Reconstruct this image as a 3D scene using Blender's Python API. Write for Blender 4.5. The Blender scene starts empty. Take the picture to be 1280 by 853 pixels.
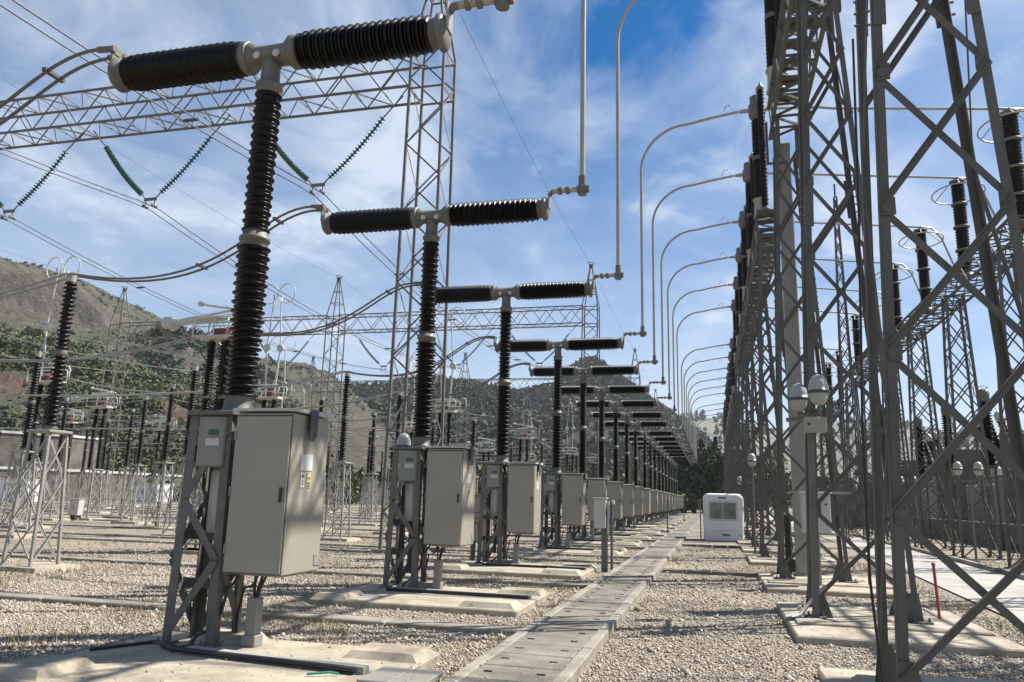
import bpy, math, random
import numpy as np
from math import sin, cos, pi, radians, tan, atan2, sqrt
from mathutils import Vector, Matrix, noise
random.seed(7)
rng = np.random.default_rng(7)
SC = bpy.context.scene
COL = SC.collection
V = Vector
GZ = -0.10          # gravel level; pads and walkway tops are z = 0

# ------------------------------------------------------------------ materials
def nmat(name):
    m = bpy.data.materials.new(name); m.use_nodes = True
    nt = m.node_tree
    b = nt.nodes['Principled BSDF']
    return m, nt, b
def mix(nt, fac, a, b):
    n = nt.nodes.new('ShaderNodeMix'); n.data_type = 'RGBA'
    for s, v in ((0, fac), (6, a), (7, b)):
        if isinstance(v, (int, float)): n.inputs[s].default_value = v
        elif isinstance(v, tuple): n.inputs[s].default_value = (*v, 1)
        else: nt.links.new(v, n.inputs[s])
    return n.outputs[2]
def tex(nt, scale, detail=4, rough=.6, coord='Object', mapping=None):
    tc = nt.nodes.new('ShaderNodeTexCoord')
    n = nt.nodes.new('ShaderNodeTexNoise'); n.inputs['Scale'].default_value = scale
    n.inputs['Detail'].default_value = detail; n.inputs['Roughness'].default_value = rough
    if mapping:
        mp = nt.nodes.new('ShaderNodeMapping'); mp.inputs['Scale'].default_value = mapping
        nt.links.new(tc.outputs[coord], mp.inputs[0]); nt.links.new(mp.outputs[0], n.inputs[0])
    else:
        nt.links.new(tc.outputs[coord], n.inputs[0])
    return n.outputs[0]
def ramp(nt, src, a, b, c0=(0, 0, 0), c1=(1, 1, 1)):
    r = nt.nodes.new('ShaderNodeValToRGB')
    r.color_ramp.elements[0].position = a; r.color_ramp.elements[1].position = b
    r.color_ramp.elements[0].color = (*c0, 1); r.color_ramp.elements[1].color = (*c1, 1)
    nt.links.new(src, r.inputs[0]); return r.outputs[0]
def bump(nt, b, src, strength=.3, dist=.02):
    n = nt.nodes.new('ShaderNodeBump'); n.inputs['Strength'].default_value = strength
    n.inputs['Distance'].default_value = dist
    nt.links.new(src, n.inputs['Height']); nt.links.new(n.outputs[0], b.inputs['Normal'])
def simple(name, c0, c1, rough=.5, metal=0., scale=3., bstr=0., coat=0., bscale=None, mapping=None):
    m, nt, b = nmat(name)
    f = ramp(nt, tex(nt, scale, 6, .65, mapping=mapping), .35, .68)
    c = mix(nt, f, c0, c1)
    if metal > .05:
        c = mix(nt, ramp(nt, tex(nt, 26., 3, .6), .45, .62), c, tuple(x * 1.22 for x in c0))
        c = mix(nt, ramp(nt, tex(nt, 1.1, 7, .8, mapping=(3, 3, .5)), .62, .74), c, tuple(x * y for x, y in zip(c0, (.8, .66, .5))))
    nt.links.new(c, b.inputs['Base Color'])
    b.inputs['Roughness'].default_value = rough; b.inputs['Metallic'].default_value = metal
    if coat: b.inputs['Coat Weight'].default_value = coat; b.inputs['Coat Roughness'].default_value = .12
    if bstr: bump(nt, b, tex(nt, bscale or scale * 6, 5), bstr, .01)
    return m
M = {}
M['steel'] = simple('galvanised_steel', (.10, .093, .08), (.162, .151, .13), .6, .1, 4., .08)
M['steel_tower'] = simple('weathered_tower_steel', (.076, .072, .060), (.122, .116, .098), .65, .1, 2.2, .08, mapping=(1, 1, .25))
M['steel_light'] = simple('bright_galvanised_steel', (.22, .212, .19), (.34, .33, .30), .5, .2, 3.)
M['alu'] = simple('aluminium', (.30, .28, .24), (.40, .378, .335), .42, .3, 3.)
M['alu_cast'] = simple('cast_aluminium', (.11, .102, .084), (.175, .163, .137), .55, .1, 5., .1)
M['porcelain'] = simple('brown_porcelain', (.0035, .0024, .002), (.006, .004, .0035), .36, 0, 2., 0, 0)
M['porcelain'].node_tree.nodes['Principled BSDF'].inputs['Specular IOR Level'].default_value = .22
M['porcelain_red'] = simple('reddish_porcelain', (.006, .004, .0035), (.012, .007, .006), .4, 0, 2., 0, 0)
M['porcelain_red'].node_tree.nodes['Principled BSDF'].inputs['Specular IOR Level'].default_value = .25
M['cab'] = simple('cabinet_paint', (.262, .243, .192), (.295, .275, .224), .45, 0, 1.2, .03)
M['cab_dark'] = simple('housing_paint', (.20, .19, .165), (.25, .238, .21), .5, 0, 2.)
M['cab_pale'] = simple('pale_housing_paint', (.42, .405, .365), (.50, .485, .44), .5, 0, 2.)
M['white_paint'] = simple('white_booth_paint', (.622, .622, .605), (.672, .672, .655), .45, 0, 1.5)
M['white_fit'] = simple('white_fitting', (.42, .41, .38), (.52, .51, .475), .5, .1, 3.)
M['lamp_white'] = simple('lamp_white', (.32, .315, .285), (.38, .37, .34), .35, 0, 2.)
M['black'] = simple('black_rubber', (.012, .012, .012), (.022, .022, .022), .55, 0, 4.)
M['dark'] = simple('dark_metal', (.05, .05, .048), (.09, .088, .085), .5, .2, 4.)
M['label'] = simple('label_white', (.44, .44, .42), (.50, .50, .48), .5, 0, 9.)
M['yellow'] = simple('label_yellow', (.44, .36, .13), (.48, .40, .16), .5, 0, 9.)
M['green_plate'] = simple('green_plate', (.03, .09, .05), (.04, .11, .06), .5, 0, 9.)
M['red'] = simple('red_paint', (.095, .02, .02), (.13, .028, .025), .45, 0, 3.)
M['redpost'] = simple('red_post_paint', (.33, .03, .03), (.42, .06, .05), .5, 0, 5.)
M['cable'] = simple('grey_conductor', (.10, .098, .092), (.16, .157, .15), .5, .2, 8.)
M['cable_light'] = simple('bright_conductor', (.22, .218, .205), (.30, .295, .28), .5, .2, 8.)
M['glass_green'] = simple('green_insulator_glass', (.006, .05, .034), (.01, .075, .05), .15, 0, 5., 0, .4)
M['conduit'] = simple('pale_conduit', (.26, .25, .22), (.33, .315, .28), .75, 0, 6.)
M['green_cable'] = simple('green_cable', (.02, .2, .12), (.03, .26, .16), .5, 0, 6.)
M['lamp_glass'] = simple('lamp_glass', (.30, .28, .23), (.42, .40, .34), .2, 0, 12.)
M['window'] = simple('window_glass', (.10, .11, .10), (.22, .22, .20), .08, 0, 2.5)
M['brownwall'] = simple('brown_wall', (.09, .075, .06), (.15, .125, .10), .8, 0, .8, .2)
M['tank'] = simple('transformer_paint', (.20, .21, .21), (.27, .28, .28), .5, 0, .8)
M['tanklight'] = simple('radiator_paint', (.30, .31, .31), (.36, .37, .37), .5, 0, 1.)
M['bark'] = simple('bark', (.06, .045, .03), (.10, .075, .055), .9, 0, 6., .4)
def wear(key, tint, sc=(6, 6, .5), lo=.56, hi=.78):
    nt = M[key].node_tree; b = nt.nodes['Principled BSDF']; l = b.inputs['Base Color'].links[0].from_socket
    nt.links.new(mix(nt, ramp(nt, tex(nt, 1.6, 8, .72, mapping=sc), lo, hi), l, tint), b.inputs['Base Color'])
wear('cab', (.27, .245, .19)); wear('white_paint', (.52, .50, .45)); wear('cab_pale', (.33, .31, .26)); wear('cab_dark', (.13, .12, .10)); wear('lamp_white', (.36, .34, .29), (2, 2, 2), .5, .7)
def mat_concrete(name, c0, c1, dirt=(.22, .19, .15)):
    m, nt, b = nmat(name)
    f = ramp(nt, tex(nt, 1.3, 8, .7), .38, .66)
    c = mix(nt, f, c0, c1)
    f2 = ramp(nt, tex(nt, 7., 6, .7), .56, .74)
    c = mix(nt, f2, c, dirt)
    f3 = ramp(nt, tex(nt, .75, 8, .75), .46, .66)
    c = mix(nt, f3, c, tuple(x * .8 + y * .05 for x, y in zip(dirt, c0)))
    nt.links.new(c, b.inputs['Base Color']); b.inputs['Roughness'].default_value = .85
    bump(nt, b, tex(nt, 40., 6, .7), .35, .01)
    return m
M['pad'] = mat_concrete('cream_concrete', (.336, .296, .223), (.420, .370, .281), (.185, .155, .113))
M['slab'] = mat_concrete('walkway_concrete', (.143, .126, .102), (.244, .220, .180), (.076, .067, .055))
M['kerb'] = mat_concrete('kerb_concrete', (.227, .204, .168), (.319, .290, .237), (.126, .112, .090))
M['road'] = mat_concrete('road_concrete', (.319, .307, .277), (.378, .361, .328), (.244, .227, .197))
M['wallc_dark'] = mat_concrete('stained_retaining_concrete', (.115, .105, .085), (.185, .17, .14), (.065, .058, .048))
M['wallc'] = mat_concrete('retaining_concrete', (.202, .185, .155), (.302, .281, .239), (.118, .105, .088))
M['coping'] = mat_concrete('coping_concrete', (.504, .496, .462), (.571, .554, .521), (.420, .403, .370))
def mat_gravel():
    m, nt, b = nmat('gravel')
    tc = nt.nodes.new('ShaderNodeTexCoord')
    v = nt.nodes.new('ShaderNodeTexVoronoi'); v.inputs['Scale'].default_value = 24.; v.inputs['Randomness'].default_value = 1.
    nt.links.new(tc.outputs['Object'], v.inputs['Vector'])
    sep = nt.nodes.new('ShaderNodeSeparateColor'); nt.links.new(v.outputs['Color'], sep.inputs[0])
    stone = ramp(nt, sep.outputs[0], .0, 1., (.160, .130, .094), (.487, .428, .349))
    gap = ramp(nt, v.outputs['Distance'], .34, .62)
    c = mix(nt, gap, stone, (.084, .066, .045))
    big = ramp(nt, tex(nt, .30, 6, .68), .47, .70)
    fine = tex(nt, 9., 6, .75)
    grass = ramp(nt, fine, .35, .7, (.185, .155, .105), (.40, .345, .255))
    c = mix(nt, big, c, grass)
    sep2 = nt.nodes.new('ShaderNodeSeparateXYZ'); nt.links.new(tc.outputs['Object'], sep2.inputs[0])
    nt.links.new(c, b.inputs['Base Color']); b.inputs['Roughness'].default_value = .95
    bump(nt, b, v.outputs['Distance'], -1., .035)
    return m
M['gravel'] = mat_gravel()
def mat_stone():
    m, nt, b = nmat('pebble')
    g = nt.nodes.new('ShaderNodeNewGeometry')
    c = ramp(nt, g.outputs['Random Per Island'], 0, 1, (.168, .139, .102), (.554, .491, .403))
    c = mix(nt, ramp(nt, tex(nt, .55, 6, .7), .42, .68), c, (.40, .355, .29))
    c = mix(nt, ramp(nt, tex(nt, 30., 4), .45, .7), c, (.260, .210, .155))
    nt.links.new(c, b.inputs['Base Color']); b.inputs['Roughness'].default_value = .9
    return m
M['pebble'] = mat_stone()
def mat_leaf(name, c0, c1, c2):
    m, nt, b = nmat(name)
    g = nt.nodes.new('ShaderNodeNewGeometry')
    c = mix(nt, g.outputs['Random Per Island'], c0, c1)
    c = mix(nt, ramp(nt, tex(nt, .06, 4), .45, .6), c, c2)
    nt.links.new(c, b.inputs['Base Color']); b.inputs['Roughness'].default_value = .75
    return m
M['leaf'] = mat_leaf('shrub_leaf', (.046, .064, .019), (.090, .108, .036), (.064, .074, .028))
M['pine'] = mat_leaf('pine_needles', (.025, .04, .016), (.06, .085, .034), (.045, .062, .028))
M['forest'] = mat_leaf('forest_leaf', (.040, .049, .030), (.055, .064, .040), (.046, .054, .034))
M['scrub'] = mat_leaf('scrub_leaf', (.035, .045, .025), (.063, .074, .042), (.050, .055, .035))
M['drygrass'] = mat_leaf('dry_grass', (.218, .168, .092), (.336, .277, .160), (.185, .168, .076))
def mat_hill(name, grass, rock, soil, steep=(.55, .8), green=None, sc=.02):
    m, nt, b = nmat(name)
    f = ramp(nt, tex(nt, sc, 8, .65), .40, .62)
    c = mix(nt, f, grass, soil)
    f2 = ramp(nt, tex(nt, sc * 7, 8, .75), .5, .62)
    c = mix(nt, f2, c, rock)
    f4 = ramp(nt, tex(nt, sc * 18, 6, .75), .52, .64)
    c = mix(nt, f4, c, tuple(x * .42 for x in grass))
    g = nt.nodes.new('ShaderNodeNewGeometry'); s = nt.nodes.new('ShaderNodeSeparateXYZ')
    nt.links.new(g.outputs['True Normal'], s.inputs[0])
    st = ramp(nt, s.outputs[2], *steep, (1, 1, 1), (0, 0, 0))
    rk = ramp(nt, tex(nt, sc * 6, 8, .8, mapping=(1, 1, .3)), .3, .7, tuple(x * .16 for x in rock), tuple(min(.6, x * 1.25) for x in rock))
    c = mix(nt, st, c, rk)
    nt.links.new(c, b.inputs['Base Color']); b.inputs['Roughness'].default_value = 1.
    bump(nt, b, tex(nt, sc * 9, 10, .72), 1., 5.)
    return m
M['hill_rock'] = mat_hill('rocky_hillside', (.076, .078, .040), (.160, .144, .116), (.113, .101, .066), (.66, .88), sc=.022)
M['soil'] = mat_hill('reddish_soil', (.145, .092, .06), (.22, .165, .13), (.19, .125, .085), (.3, .6), sc=.06)
M['hill_green'] = mat_hill('wooded_hillside', (.042, .050, .032), (.06, .06, .046), (.05, .055, .036), (.2, .4))
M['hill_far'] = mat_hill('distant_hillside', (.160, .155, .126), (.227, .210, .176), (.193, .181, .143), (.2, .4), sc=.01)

# ------------------------------------------------------------------ mesh builder
class MB:
    def __init__(s): s.v = []; s.f = []; s.sm = []
    def add(s, vs, fs, smooth=False):
        o = len(s.v); s.v += [tuple(p) for p in vs]
        s.f += [tuple(i + o for i in f) for f in fs]; s.sm += [smooth] * len(fs); return s
    def box(s, c, d, rz=0., tilt=None):
        c = V(c); h = [x / 2 for x in d]; R = Matrix.Rotation(rz, 3, 'Z')
        if tilt: R = R @ tilt
        vs = [c + R @ V((x * h[0], y * h[1], z * h[2])) for x in (-1, 1) for y in (-1, 1) for z in (-1, 1)]
        return s.add(vs, [(0, 1, 3, 2), (4, 6, 7, 5), (0, 4, 5, 1), (2, 3, 7, 6), (0, 2, 6, 4), (1, 5, 7, 3)])
    def cbox(s, c, d, ch=.01, rz=0.):
        # box with chamfered vertical edges and slightly chamfered top
        hx, hy, hz = [x / 2 for x in d]; c = V(c); R = Matrix.Rotation(rz, 3, 'Z')
        ring = [(hx - ch, -hy), (hx, -hy + ch), (hx, hy - ch), (hx - ch, hy), (-hx + ch, hy), (-hx, hy - ch), (-hx, -hy + ch), (-hx + ch, -hy)]
        vs = []
        for z, k in ((-hz + ch, 1), (hz - ch, 1), (hz, 0), (-hz, 0)):
            for x, y in ring:
                if not k: x -= math.copysign(ch, x); y -= math.copysign(ch, y)
                vs.append(c + R @ V((x, y, z)))
        fs = []
        for i in range(8):
            j = (i + 1) % 8
            fs += [(i, j, 8 + j, 8 + i), (8 + i, 8 + j, 16 + j, 16 + i), (24 + i, 24 + j, j, i)]
        fs += [tuple(range(16, 24)), tuple(range(31, 23, -1))]
        return s.add(vs, fs)
    def sweep(s, prof, p0, p1, u=None):
        p0, p1 = V(p0), V(p1); d = (p1 - p0).normalized()
        u = V(u) if u else (V((0, 0, 1)) if abs(d.z) < .9 else V((0, 1, 0)))
        u = (u - d * u.dot(d)).normalized(); w = d.cross(u)
        n = len(prof)
        vs = [p + u * a + w * b for p in (p0, p1) for a, b in prof]
        fs = [(i, (i + 1) % n, n + (i + 1) % n, n + i) for i in range(n)]
        if n <= 4: fs += [tuple(range(n - 1, -1, -1)), tuple(range(n, 2 * n))]
        else: fs += [(0, 5, 4, 1), (1, 4, 3, 2), (6, 7, 10, 11), (7, 8, 9, 10)]
        return s.add(vs, fs)
    def bar(s, p0, p1, w, h, u=None):
        return s.sweep([(-w / 2, -h / 2), (w / 2, -h / 2), (w / 2, h / 2), (-w / 2, h / 2)], p0, p1, u)
    def ang(s, p0, p1, a, t, u, flip=1):
        # L-angle, corner on the line, flanges along u and d x u
        return s.sweep([(0, 0), (a, 0), (a, t * flip), (t, t * flip), (t, a * flip), (0, a * flip)], p0, p1, u)
    def tube(s, pts, r, seg=8, cap=True):
        pts = [V(p) for p in pts]; n = len(pts); vs = []; u = None
        for i, p in enumerate(pts):
            d = (pts[min(i + 1, n - 1)] - pts[max(i - 1, 0)]).normalized()
            if u is None: u = d.orthogonal().normalized()
            u = (u - d * u.dot(d)).normalized(); w = d.cross(u)
            rr = r[i] if isinstance(r, (list, tuple)) else r
            vs += [p + (u * cos(2 * pi * k / seg) + w * sin(2 * pi * k / seg)) * rr for k in range(seg)]
        fs = [(i * seg + k, i * seg + (k + 1) % seg, (i + 1) * seg + (k + 1) % seg, (i + 1) * seg + k) for i in range(n - 1) for k in range(seg)]
        s.add(vs, fs, True)
        if cap: s.add(vs[:seg], [tuple(range(seg - 1, -1, -1))]); s.add(vs[-seg:], [tuple(range(seg))])
        return s
    def ring(s, c, R, r, axis=(0, 0, 1), seg=24, ts=6):
        c = V(c); a = V(axis).normalized(); u = a.orthogonal().normalized(); w = a.cross(u); vs = []
        for i in range(seg):
            t = 2 * pi * i / seg; d = u * cos(t) + w * sin(t)
            vs += [c + d * (R + r * cos(2 * pi * k / ts)) + a * (r * sin(2 * pi * k / ts)) for k in range(ts)]
        fs = [(i * ts + k, i * ts + (k + 1) % ts, ((i + 1) % seg) * ts + (k + 1) % ts, ((i + 1) % seg) * ts + k) for i in range(seg) for k in range(ts)]
        return s.add(vs, fs, True)
    def lathe(s, prof, c=(0, 0, 0), axis=(0, 0, 1), seg=16, smooth=True):
        # prof: (radius, height)
        c = V(c); a = V(axis).normalized(); u = a.orthogonal().normalized(); w = a.cross(u); vs = []
        for r, h in prof:
            vs += [c + a * h + (u * cos(2 * pi * k / seg) + w * sin(2 * pi * k / seg)) * max(r, 1e-4) for k in range(seg)]
        fs = [(i * seg + k, i * seg + (k + 1) % seg, (i + 1) * seg + (k + 1) % seg, (i + 1) * seg + k) for i in range(len(prof) - 1) for k in range(seg)]
        s.add(vs, fs, smooth)
        return s
    def cyl(s, p0, p1, r, seg=14):
        return s.tube([p0, p1], r, seg)
    def mesh(s, name, mat):
        me = bpy.data.meshes.new(name); me.from_pydata(s.v, [], s.f); me.update()
        me.polygons.foreach_set('use_smooth', s.sm)
        me.materials.append(M[mat] if isinstance(mat, str) else mat)
        return me
    def build(s, name, mat, parent=None, label=None):
        return link(name, s.mesh(name, mat), parent, label)
def link(name, me, parent=None, label=None):
    o = bpy.data.objects.new(name, me); COL.objects.link(o)
    if parent is not None: o.parent = parent
    if label: o['label'] = label
    return o
def thing(name, label, cat, loc=(0, 0, 0), rz=0., group=None):
    o = bpy.data.objects.new(name, None); COL.objects.link(o)
    o.empty_display_size = .2
    o.location = loc; o.rotation_euler = (0, 0, rz)
    o['label'] = label; o['category'] = cat
    if group: o['group'] = group
    return o
def tag(o, label, cat, group=None):
    o['label'] = label; o['category'] = cat
    if group: o['group'] = group
    return o
def kind(o, k): o['kind'] = k; return o
KIDS = {}
def dup(root, loc, label, rz=None, group=None):
    def cp(o, par):
        c = o.copy(); COL.objects.link(c)
        if par is not None: c.parent = par
        for ch in list(o.children): cp(ch, c)
        return c
    r = cp(root, None); r.location = loc
    if rz is not None: r.rotation_euler = (0, 0, rz)
    r['label'] = label
    if group: r['group'] = group
    return r
ORD = ['nearest', 'second', 'third', 'fourth', 'fifth', 'sixth', 'seventh', 'eighth', 'ninth', 'tenth', 'eleventh', 'twelfth', 'thirteenth',
       'fourteenth', 'fifteenth', 'sixteenth', 'seventeenth', 'eighteenth', 'last']

def sheds(L, r0, r1, pitch, ends=0., alt=.86):
    """profile of a ribbed insulator from 0 to L"""
    n = max(2, int(L / pitch)); p = L / n; out = [(r0, 0)]
    for i in range(n):
        z = i * p; t = (i + .5) / n
        k = 1.
        if ends:
            e = min(t, 1 - t) * L / ends
            k = 1. if e >= 1 else .62 + .38 * sqrt(max(0, 1 - (1 - e) ** 2))
        R = r0 + (r1 * (1 if i % 2 == 0 else alt) - r0) * k
        out += [(r0, z + .12 * p), (R, z + .38 * p), (R, z + .55 * p), (r0 + (R - r0) * .25, z + .86 * p)]
    out.append((r0, L)); return out
def bez(p0, p1, p2, p3, n=22):
    p0, p1, p2, p3 = V(p0), V(p1), V(p2), V(p3)
    return [p0 * (1 - t) ** 3 + p1 * 3 * t * (1 - t) ** 2 + p2 * 3 * t * t * (1 - t) + p3 * t ** 3 for t in [i / n for i in range(n + 1)]]
def sag(p0, p1, s, n=14):
    p0, p1 = V(p0), V(p1)
    return [p0.lerp(p1, i / n) - V((0, 0, s * 4 * (i / n) * (1 - i / n))) for i in range(n + 1)]
def lattice_x(mb, A0, A1, B0, B1, zs, w, t, off):
    """X bracing between two legs A and B (each a line bottom->top), levels zs as fractions"""
    A0, A1, B0, B1 = V(A0), V(A1), V(B0), V(B1); n = (B0 - A0).cross(A1 - A0).normalized()
    for i in range(len(zs) - 1):
        a, b = zs[i], zs[i + 1]
        mb.bar(A0.lerp(A1, a) + n * off, B0.lerp(B1, b) + n * off, w, t, (0, 0, 1))
        mb.bar(A0.lerp(A1, b) - n * off, B0.lerp(B1, a) - n * off, w, t, (0, 0, 1))

# phase positions along the row
BY = [7.8, 13.7, 19.6, 27.0, 32.8, 38.7, 44.6, 50.6, 56.6, 64.4, 70.3, 76.2, 82.2, 88.1, 94.0, 101.8, 107.7, 113.6, 119.5]
BX = -5.36
# ------------------------------------------------------------------ ground, road, walkway
def sheet(name, pts, mat, z, k='structure'):
    o = MB().add([(x, y, z) for x, y in pts], [tuple(range(len(pts)))]).build(name, mat)
    return kind(o, k)
sheet('ground', [(-2500, -300), (2500, -300), (2500, 2600), (-2500, 2600)], 'gravel', GZ)
road = MB()
rl = [(4.55, -12), (4.6, 14), (5.1, 24), (5.5, 34), (5.9, 50), (6.2, 80), (6.4, 130)]
rr = [(7.5, -12), (7.55, 22), (7.8, 30), (7.95, 36), (8.05, 52), (8.2, 80), (8.5, 130)]
n = len(rl)
road.add([(x, y, GZ + .03) for x, y in rl] + [(x, y, GZ + .03) for x, y in rr], [(i, n + i, n + i + 1, i + 1) for i in range(n - 1)])
kind(road.build('road', 'road'), 'structure')
kb = MB()
for i in range(n - 1):
    a, b = V((*rr[i], GZ + .07)), V((*rr[i + 1], GZ + .07))
    kb.bar(a + V((.08, 0, 0)), b + V((.08, 0, 0)), .16, .14)
kind(kb.build('road_kerb', 'kerb'), 'structure')
# joints across the road as dark strips in slight recesses
dj = MB()
for y in (16, 20.2, 24.4, 29, 34, 40, 47, 55):
    x0 = np.interp(y, [p[1] for p in rl], [p[0] for p in rl]); x1 = np.interp(y, [p[1] for p in rr], [p[0] for p in rr])
    dj.add([(x0, y, GZ + .034), (x1, y, GZ + .034), (x1, y + .035, GZ + .034), (x0, y + .035, GZ + .034)], [(0, 1, 2, 3)])
kind(dj.build('road_joint', 'dark'), 'structure')
# walkway of trench cover slabs
wk = MB(); y = 3.0; i = 0
while y < 128:
    L = .62 if y < 45 else 2.6
    z = random.uniform(-.006, .006)
    wk.cbox((-1.90 + random.uniform(-.006, .006), y + L / 2, -.05 + z), (.80, L - .012 - random.uniform(0, .008), .10), .008, random.uniform(-.004, .004))
    y += L
kind(wk.build('path', 'slab'), 'structure')
sl = MB(); y = 3.0
while y < 24:
    for sx in (-.26, .26): sl.cbox((-1.90 + sx, y + .31 + random.uniform(-.02, .02), .0045), (.085, .02, .012), .002)
    y += .62
kind(sl.build('path_slot', 'dark'), 'structure')
kb = MB()
for sx in (-2.37, -1.43):
    y = 3.0
    while y < 128:
        L = 2.05
        kb.cbox((sx + random.uniform(-.008, .008), y + L / 2, -.055), (.13, L - .015, .125), .012, random.uniform(-.003, .003)); y += L
kind(kb.build('path_kerb', 'kerb'), 'structure')
# low cable duct covers that cross the yard
for i, (x0, x1, yy) in enumerate([(-40, -2.45, 10.35), (-60, -2.45, 16.2), (-60, -2.45, 22.6), (-70, -2.45, 24.9), (-70, -2.45, 30.0), (-80, -2.45, 36.0), (-80, -2.45, 41.8),
                                 (-80, -2.45, 47.6), (-90, -2.45, 54.0), (-90, -2.45, 60.4), (-90, -2.45, 67.5), (-90, -2.45, 79.), (-90, -2.45, 91.)]):
    m = MB(); x = x1
    while x > x0:
        L = min(x - x0, 1.9)
        m.cbox((x - L / 2, yy, GZ + .02), (L - .02, .34, .10), .015, random.uniform(-.004, .004)); x -= L
    kind(m.build('cable_duct', 'kerb'), 'structure')
for yy in (20.6, 33.1):
    m = MB(); x = -1.3
    while x < 1.0:
        m.cbox((x + .3, yy, GZ + .04), (.58, .3, .1), .012); x += .6
    kind(m.build('cable_duct', 'slab'), 'structure')

# pads under the breakers
def frustum(mb, x0, x1, y0, y1, z0, z1, ins):
    vs = [(x0, y0, z0), (x1, y0, z0), (x1, y1, z0), (x0, y1, z0), (x0 + ins, y0 + ins, z1), (x1 - ins, y0 + ins, z1), (x1 - ins, y1 - ins, z1), (x0 + ins, y1 - ins, z1)]
    mb.add(vs, [(0, 1, 5, 4), (1, 2, 6, 5), (2, 3, 7, 6), (3, 0, 4, 7), (4, 5, 6, 7), (3, 2, 1, 0)])
padm = MB()
padm.cbox((-4.62, -.72, -.07), (3.45, 2.55, .14), .02)
frustum(padm, -6.33, -5.7, -1.95, -1.25, -.005, .075, .07)
frustum(padm, -5.7, -4.95, .06, .52, -.005, .09, .07)
frustum(padm, -3.75, -2.92, -.10, .50, -.005, .07, .08)
frustum(padm, -3.85, -2.95, -1.92, -1.35, -.005, .08, .08)
pmesh = padm.mesh('breaker_pad', 'pad')
for i, y in enumerate(BY):
    o = link('concrete_pad', pmesh); o.location = (0, y, 0)
    tag(o, f'cream concrete foundation pad with raised corner blocks under the {ORD[i]} breaker of the row', 'foundation', 'foundations under the breaker row')
padm = MB()
padm.cbox((2.35, 0, -.07), (2.7, 3.6, .14), .02)
frustum(padm, 1.25, 1.8, .35, 1.35, -.005, .05, .06)
frustum(padm, 2.7, 3.25, .35, 1.35, -.005, .05, .06)
padm.cbox((2.35, -.55, .01), (2.5, .5, .05), .015)
pm2 = padm.mesh('tower_pad', 'pad')
TY = [y - .05 for y in BY]
for i, y in enumerate(TY):
    o = link('concrete_pad', pm2); o.location = (0, y - .75 - (.0 if i else .3) + (.6 if i == 0 else 0), 0)
    tag(o, f'flat cream concrete foundation pad under the {ORD[i]} leg pair of the tall lattice gantry', 'foundation', 'foundations under the gantry towers')

# pipe trough and cables lying on the nearest pad
t = thing('cable_trough', 'pale grey trough with black cable lying across the nearest breaker pad', 'cable trough', (0, 0, 0))
MB().bar((-5.30, 7.34, .033), (-3.2, 7.12, .033), .065, .10).build('trough', 'conduit', t)
MB().tube([(-5.75, 7.5, .03), (-5.45, 7.28, .04), (-4.6, 7.19, .04), (-3.75, 7.10, .04), (-3.28, 7.04, .04)], .026, 8).build('pipe', 'black', t)
tag(MB().tube([(-6.25, 7.05, .02), (-5.95, 7.65, .02), (-5.7, 7.58, .02), (-5.5, 7.45, .02), (-5.35, 7.5, .05)], .018, 6).build('ground_cable', 'black'), 'thin black cable looping over the left side of the nearest pad', 'cable')
tag(MB().tube([(-3.66, 6.84, .02), (-3.56, 6.86, .03), (-3.48, 6.93, .03), (-3.40, 6.95, .02)], .012, 6).build('loose_cable', 'green_cable'), 'short green loose cable end lying on the nearest pad', 'cable')
m = MB()
for k in range(2): m.cbox((-2.96 + .31 * k, 7.02, .015), (.30, .60, .05), .006)
tag(m.build('trench_cover', 'cab_dark'), 'dark steel trench cover plate between the nearest pad and the walkway', 'trench cover')
def trough(y, lab):
    o = MB().bar((-5.4, y - .5, .03), (-3.0, y - .55, .03), .06, .10).build('cable_trough', 'conduit')
    MB().bar((-5.6, y - .575, .025), (-3.05, y - .615, .025), .05, .04).build('pipe', 'black', o)
    tag(o, lab, 'cable trough', 'cable troughs on the breaker pads')
for i in range(1, 8): trough(BY[i], f'pale cable trough with black pipe on the pad of the {ORD[i]} breaker in the row')

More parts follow.
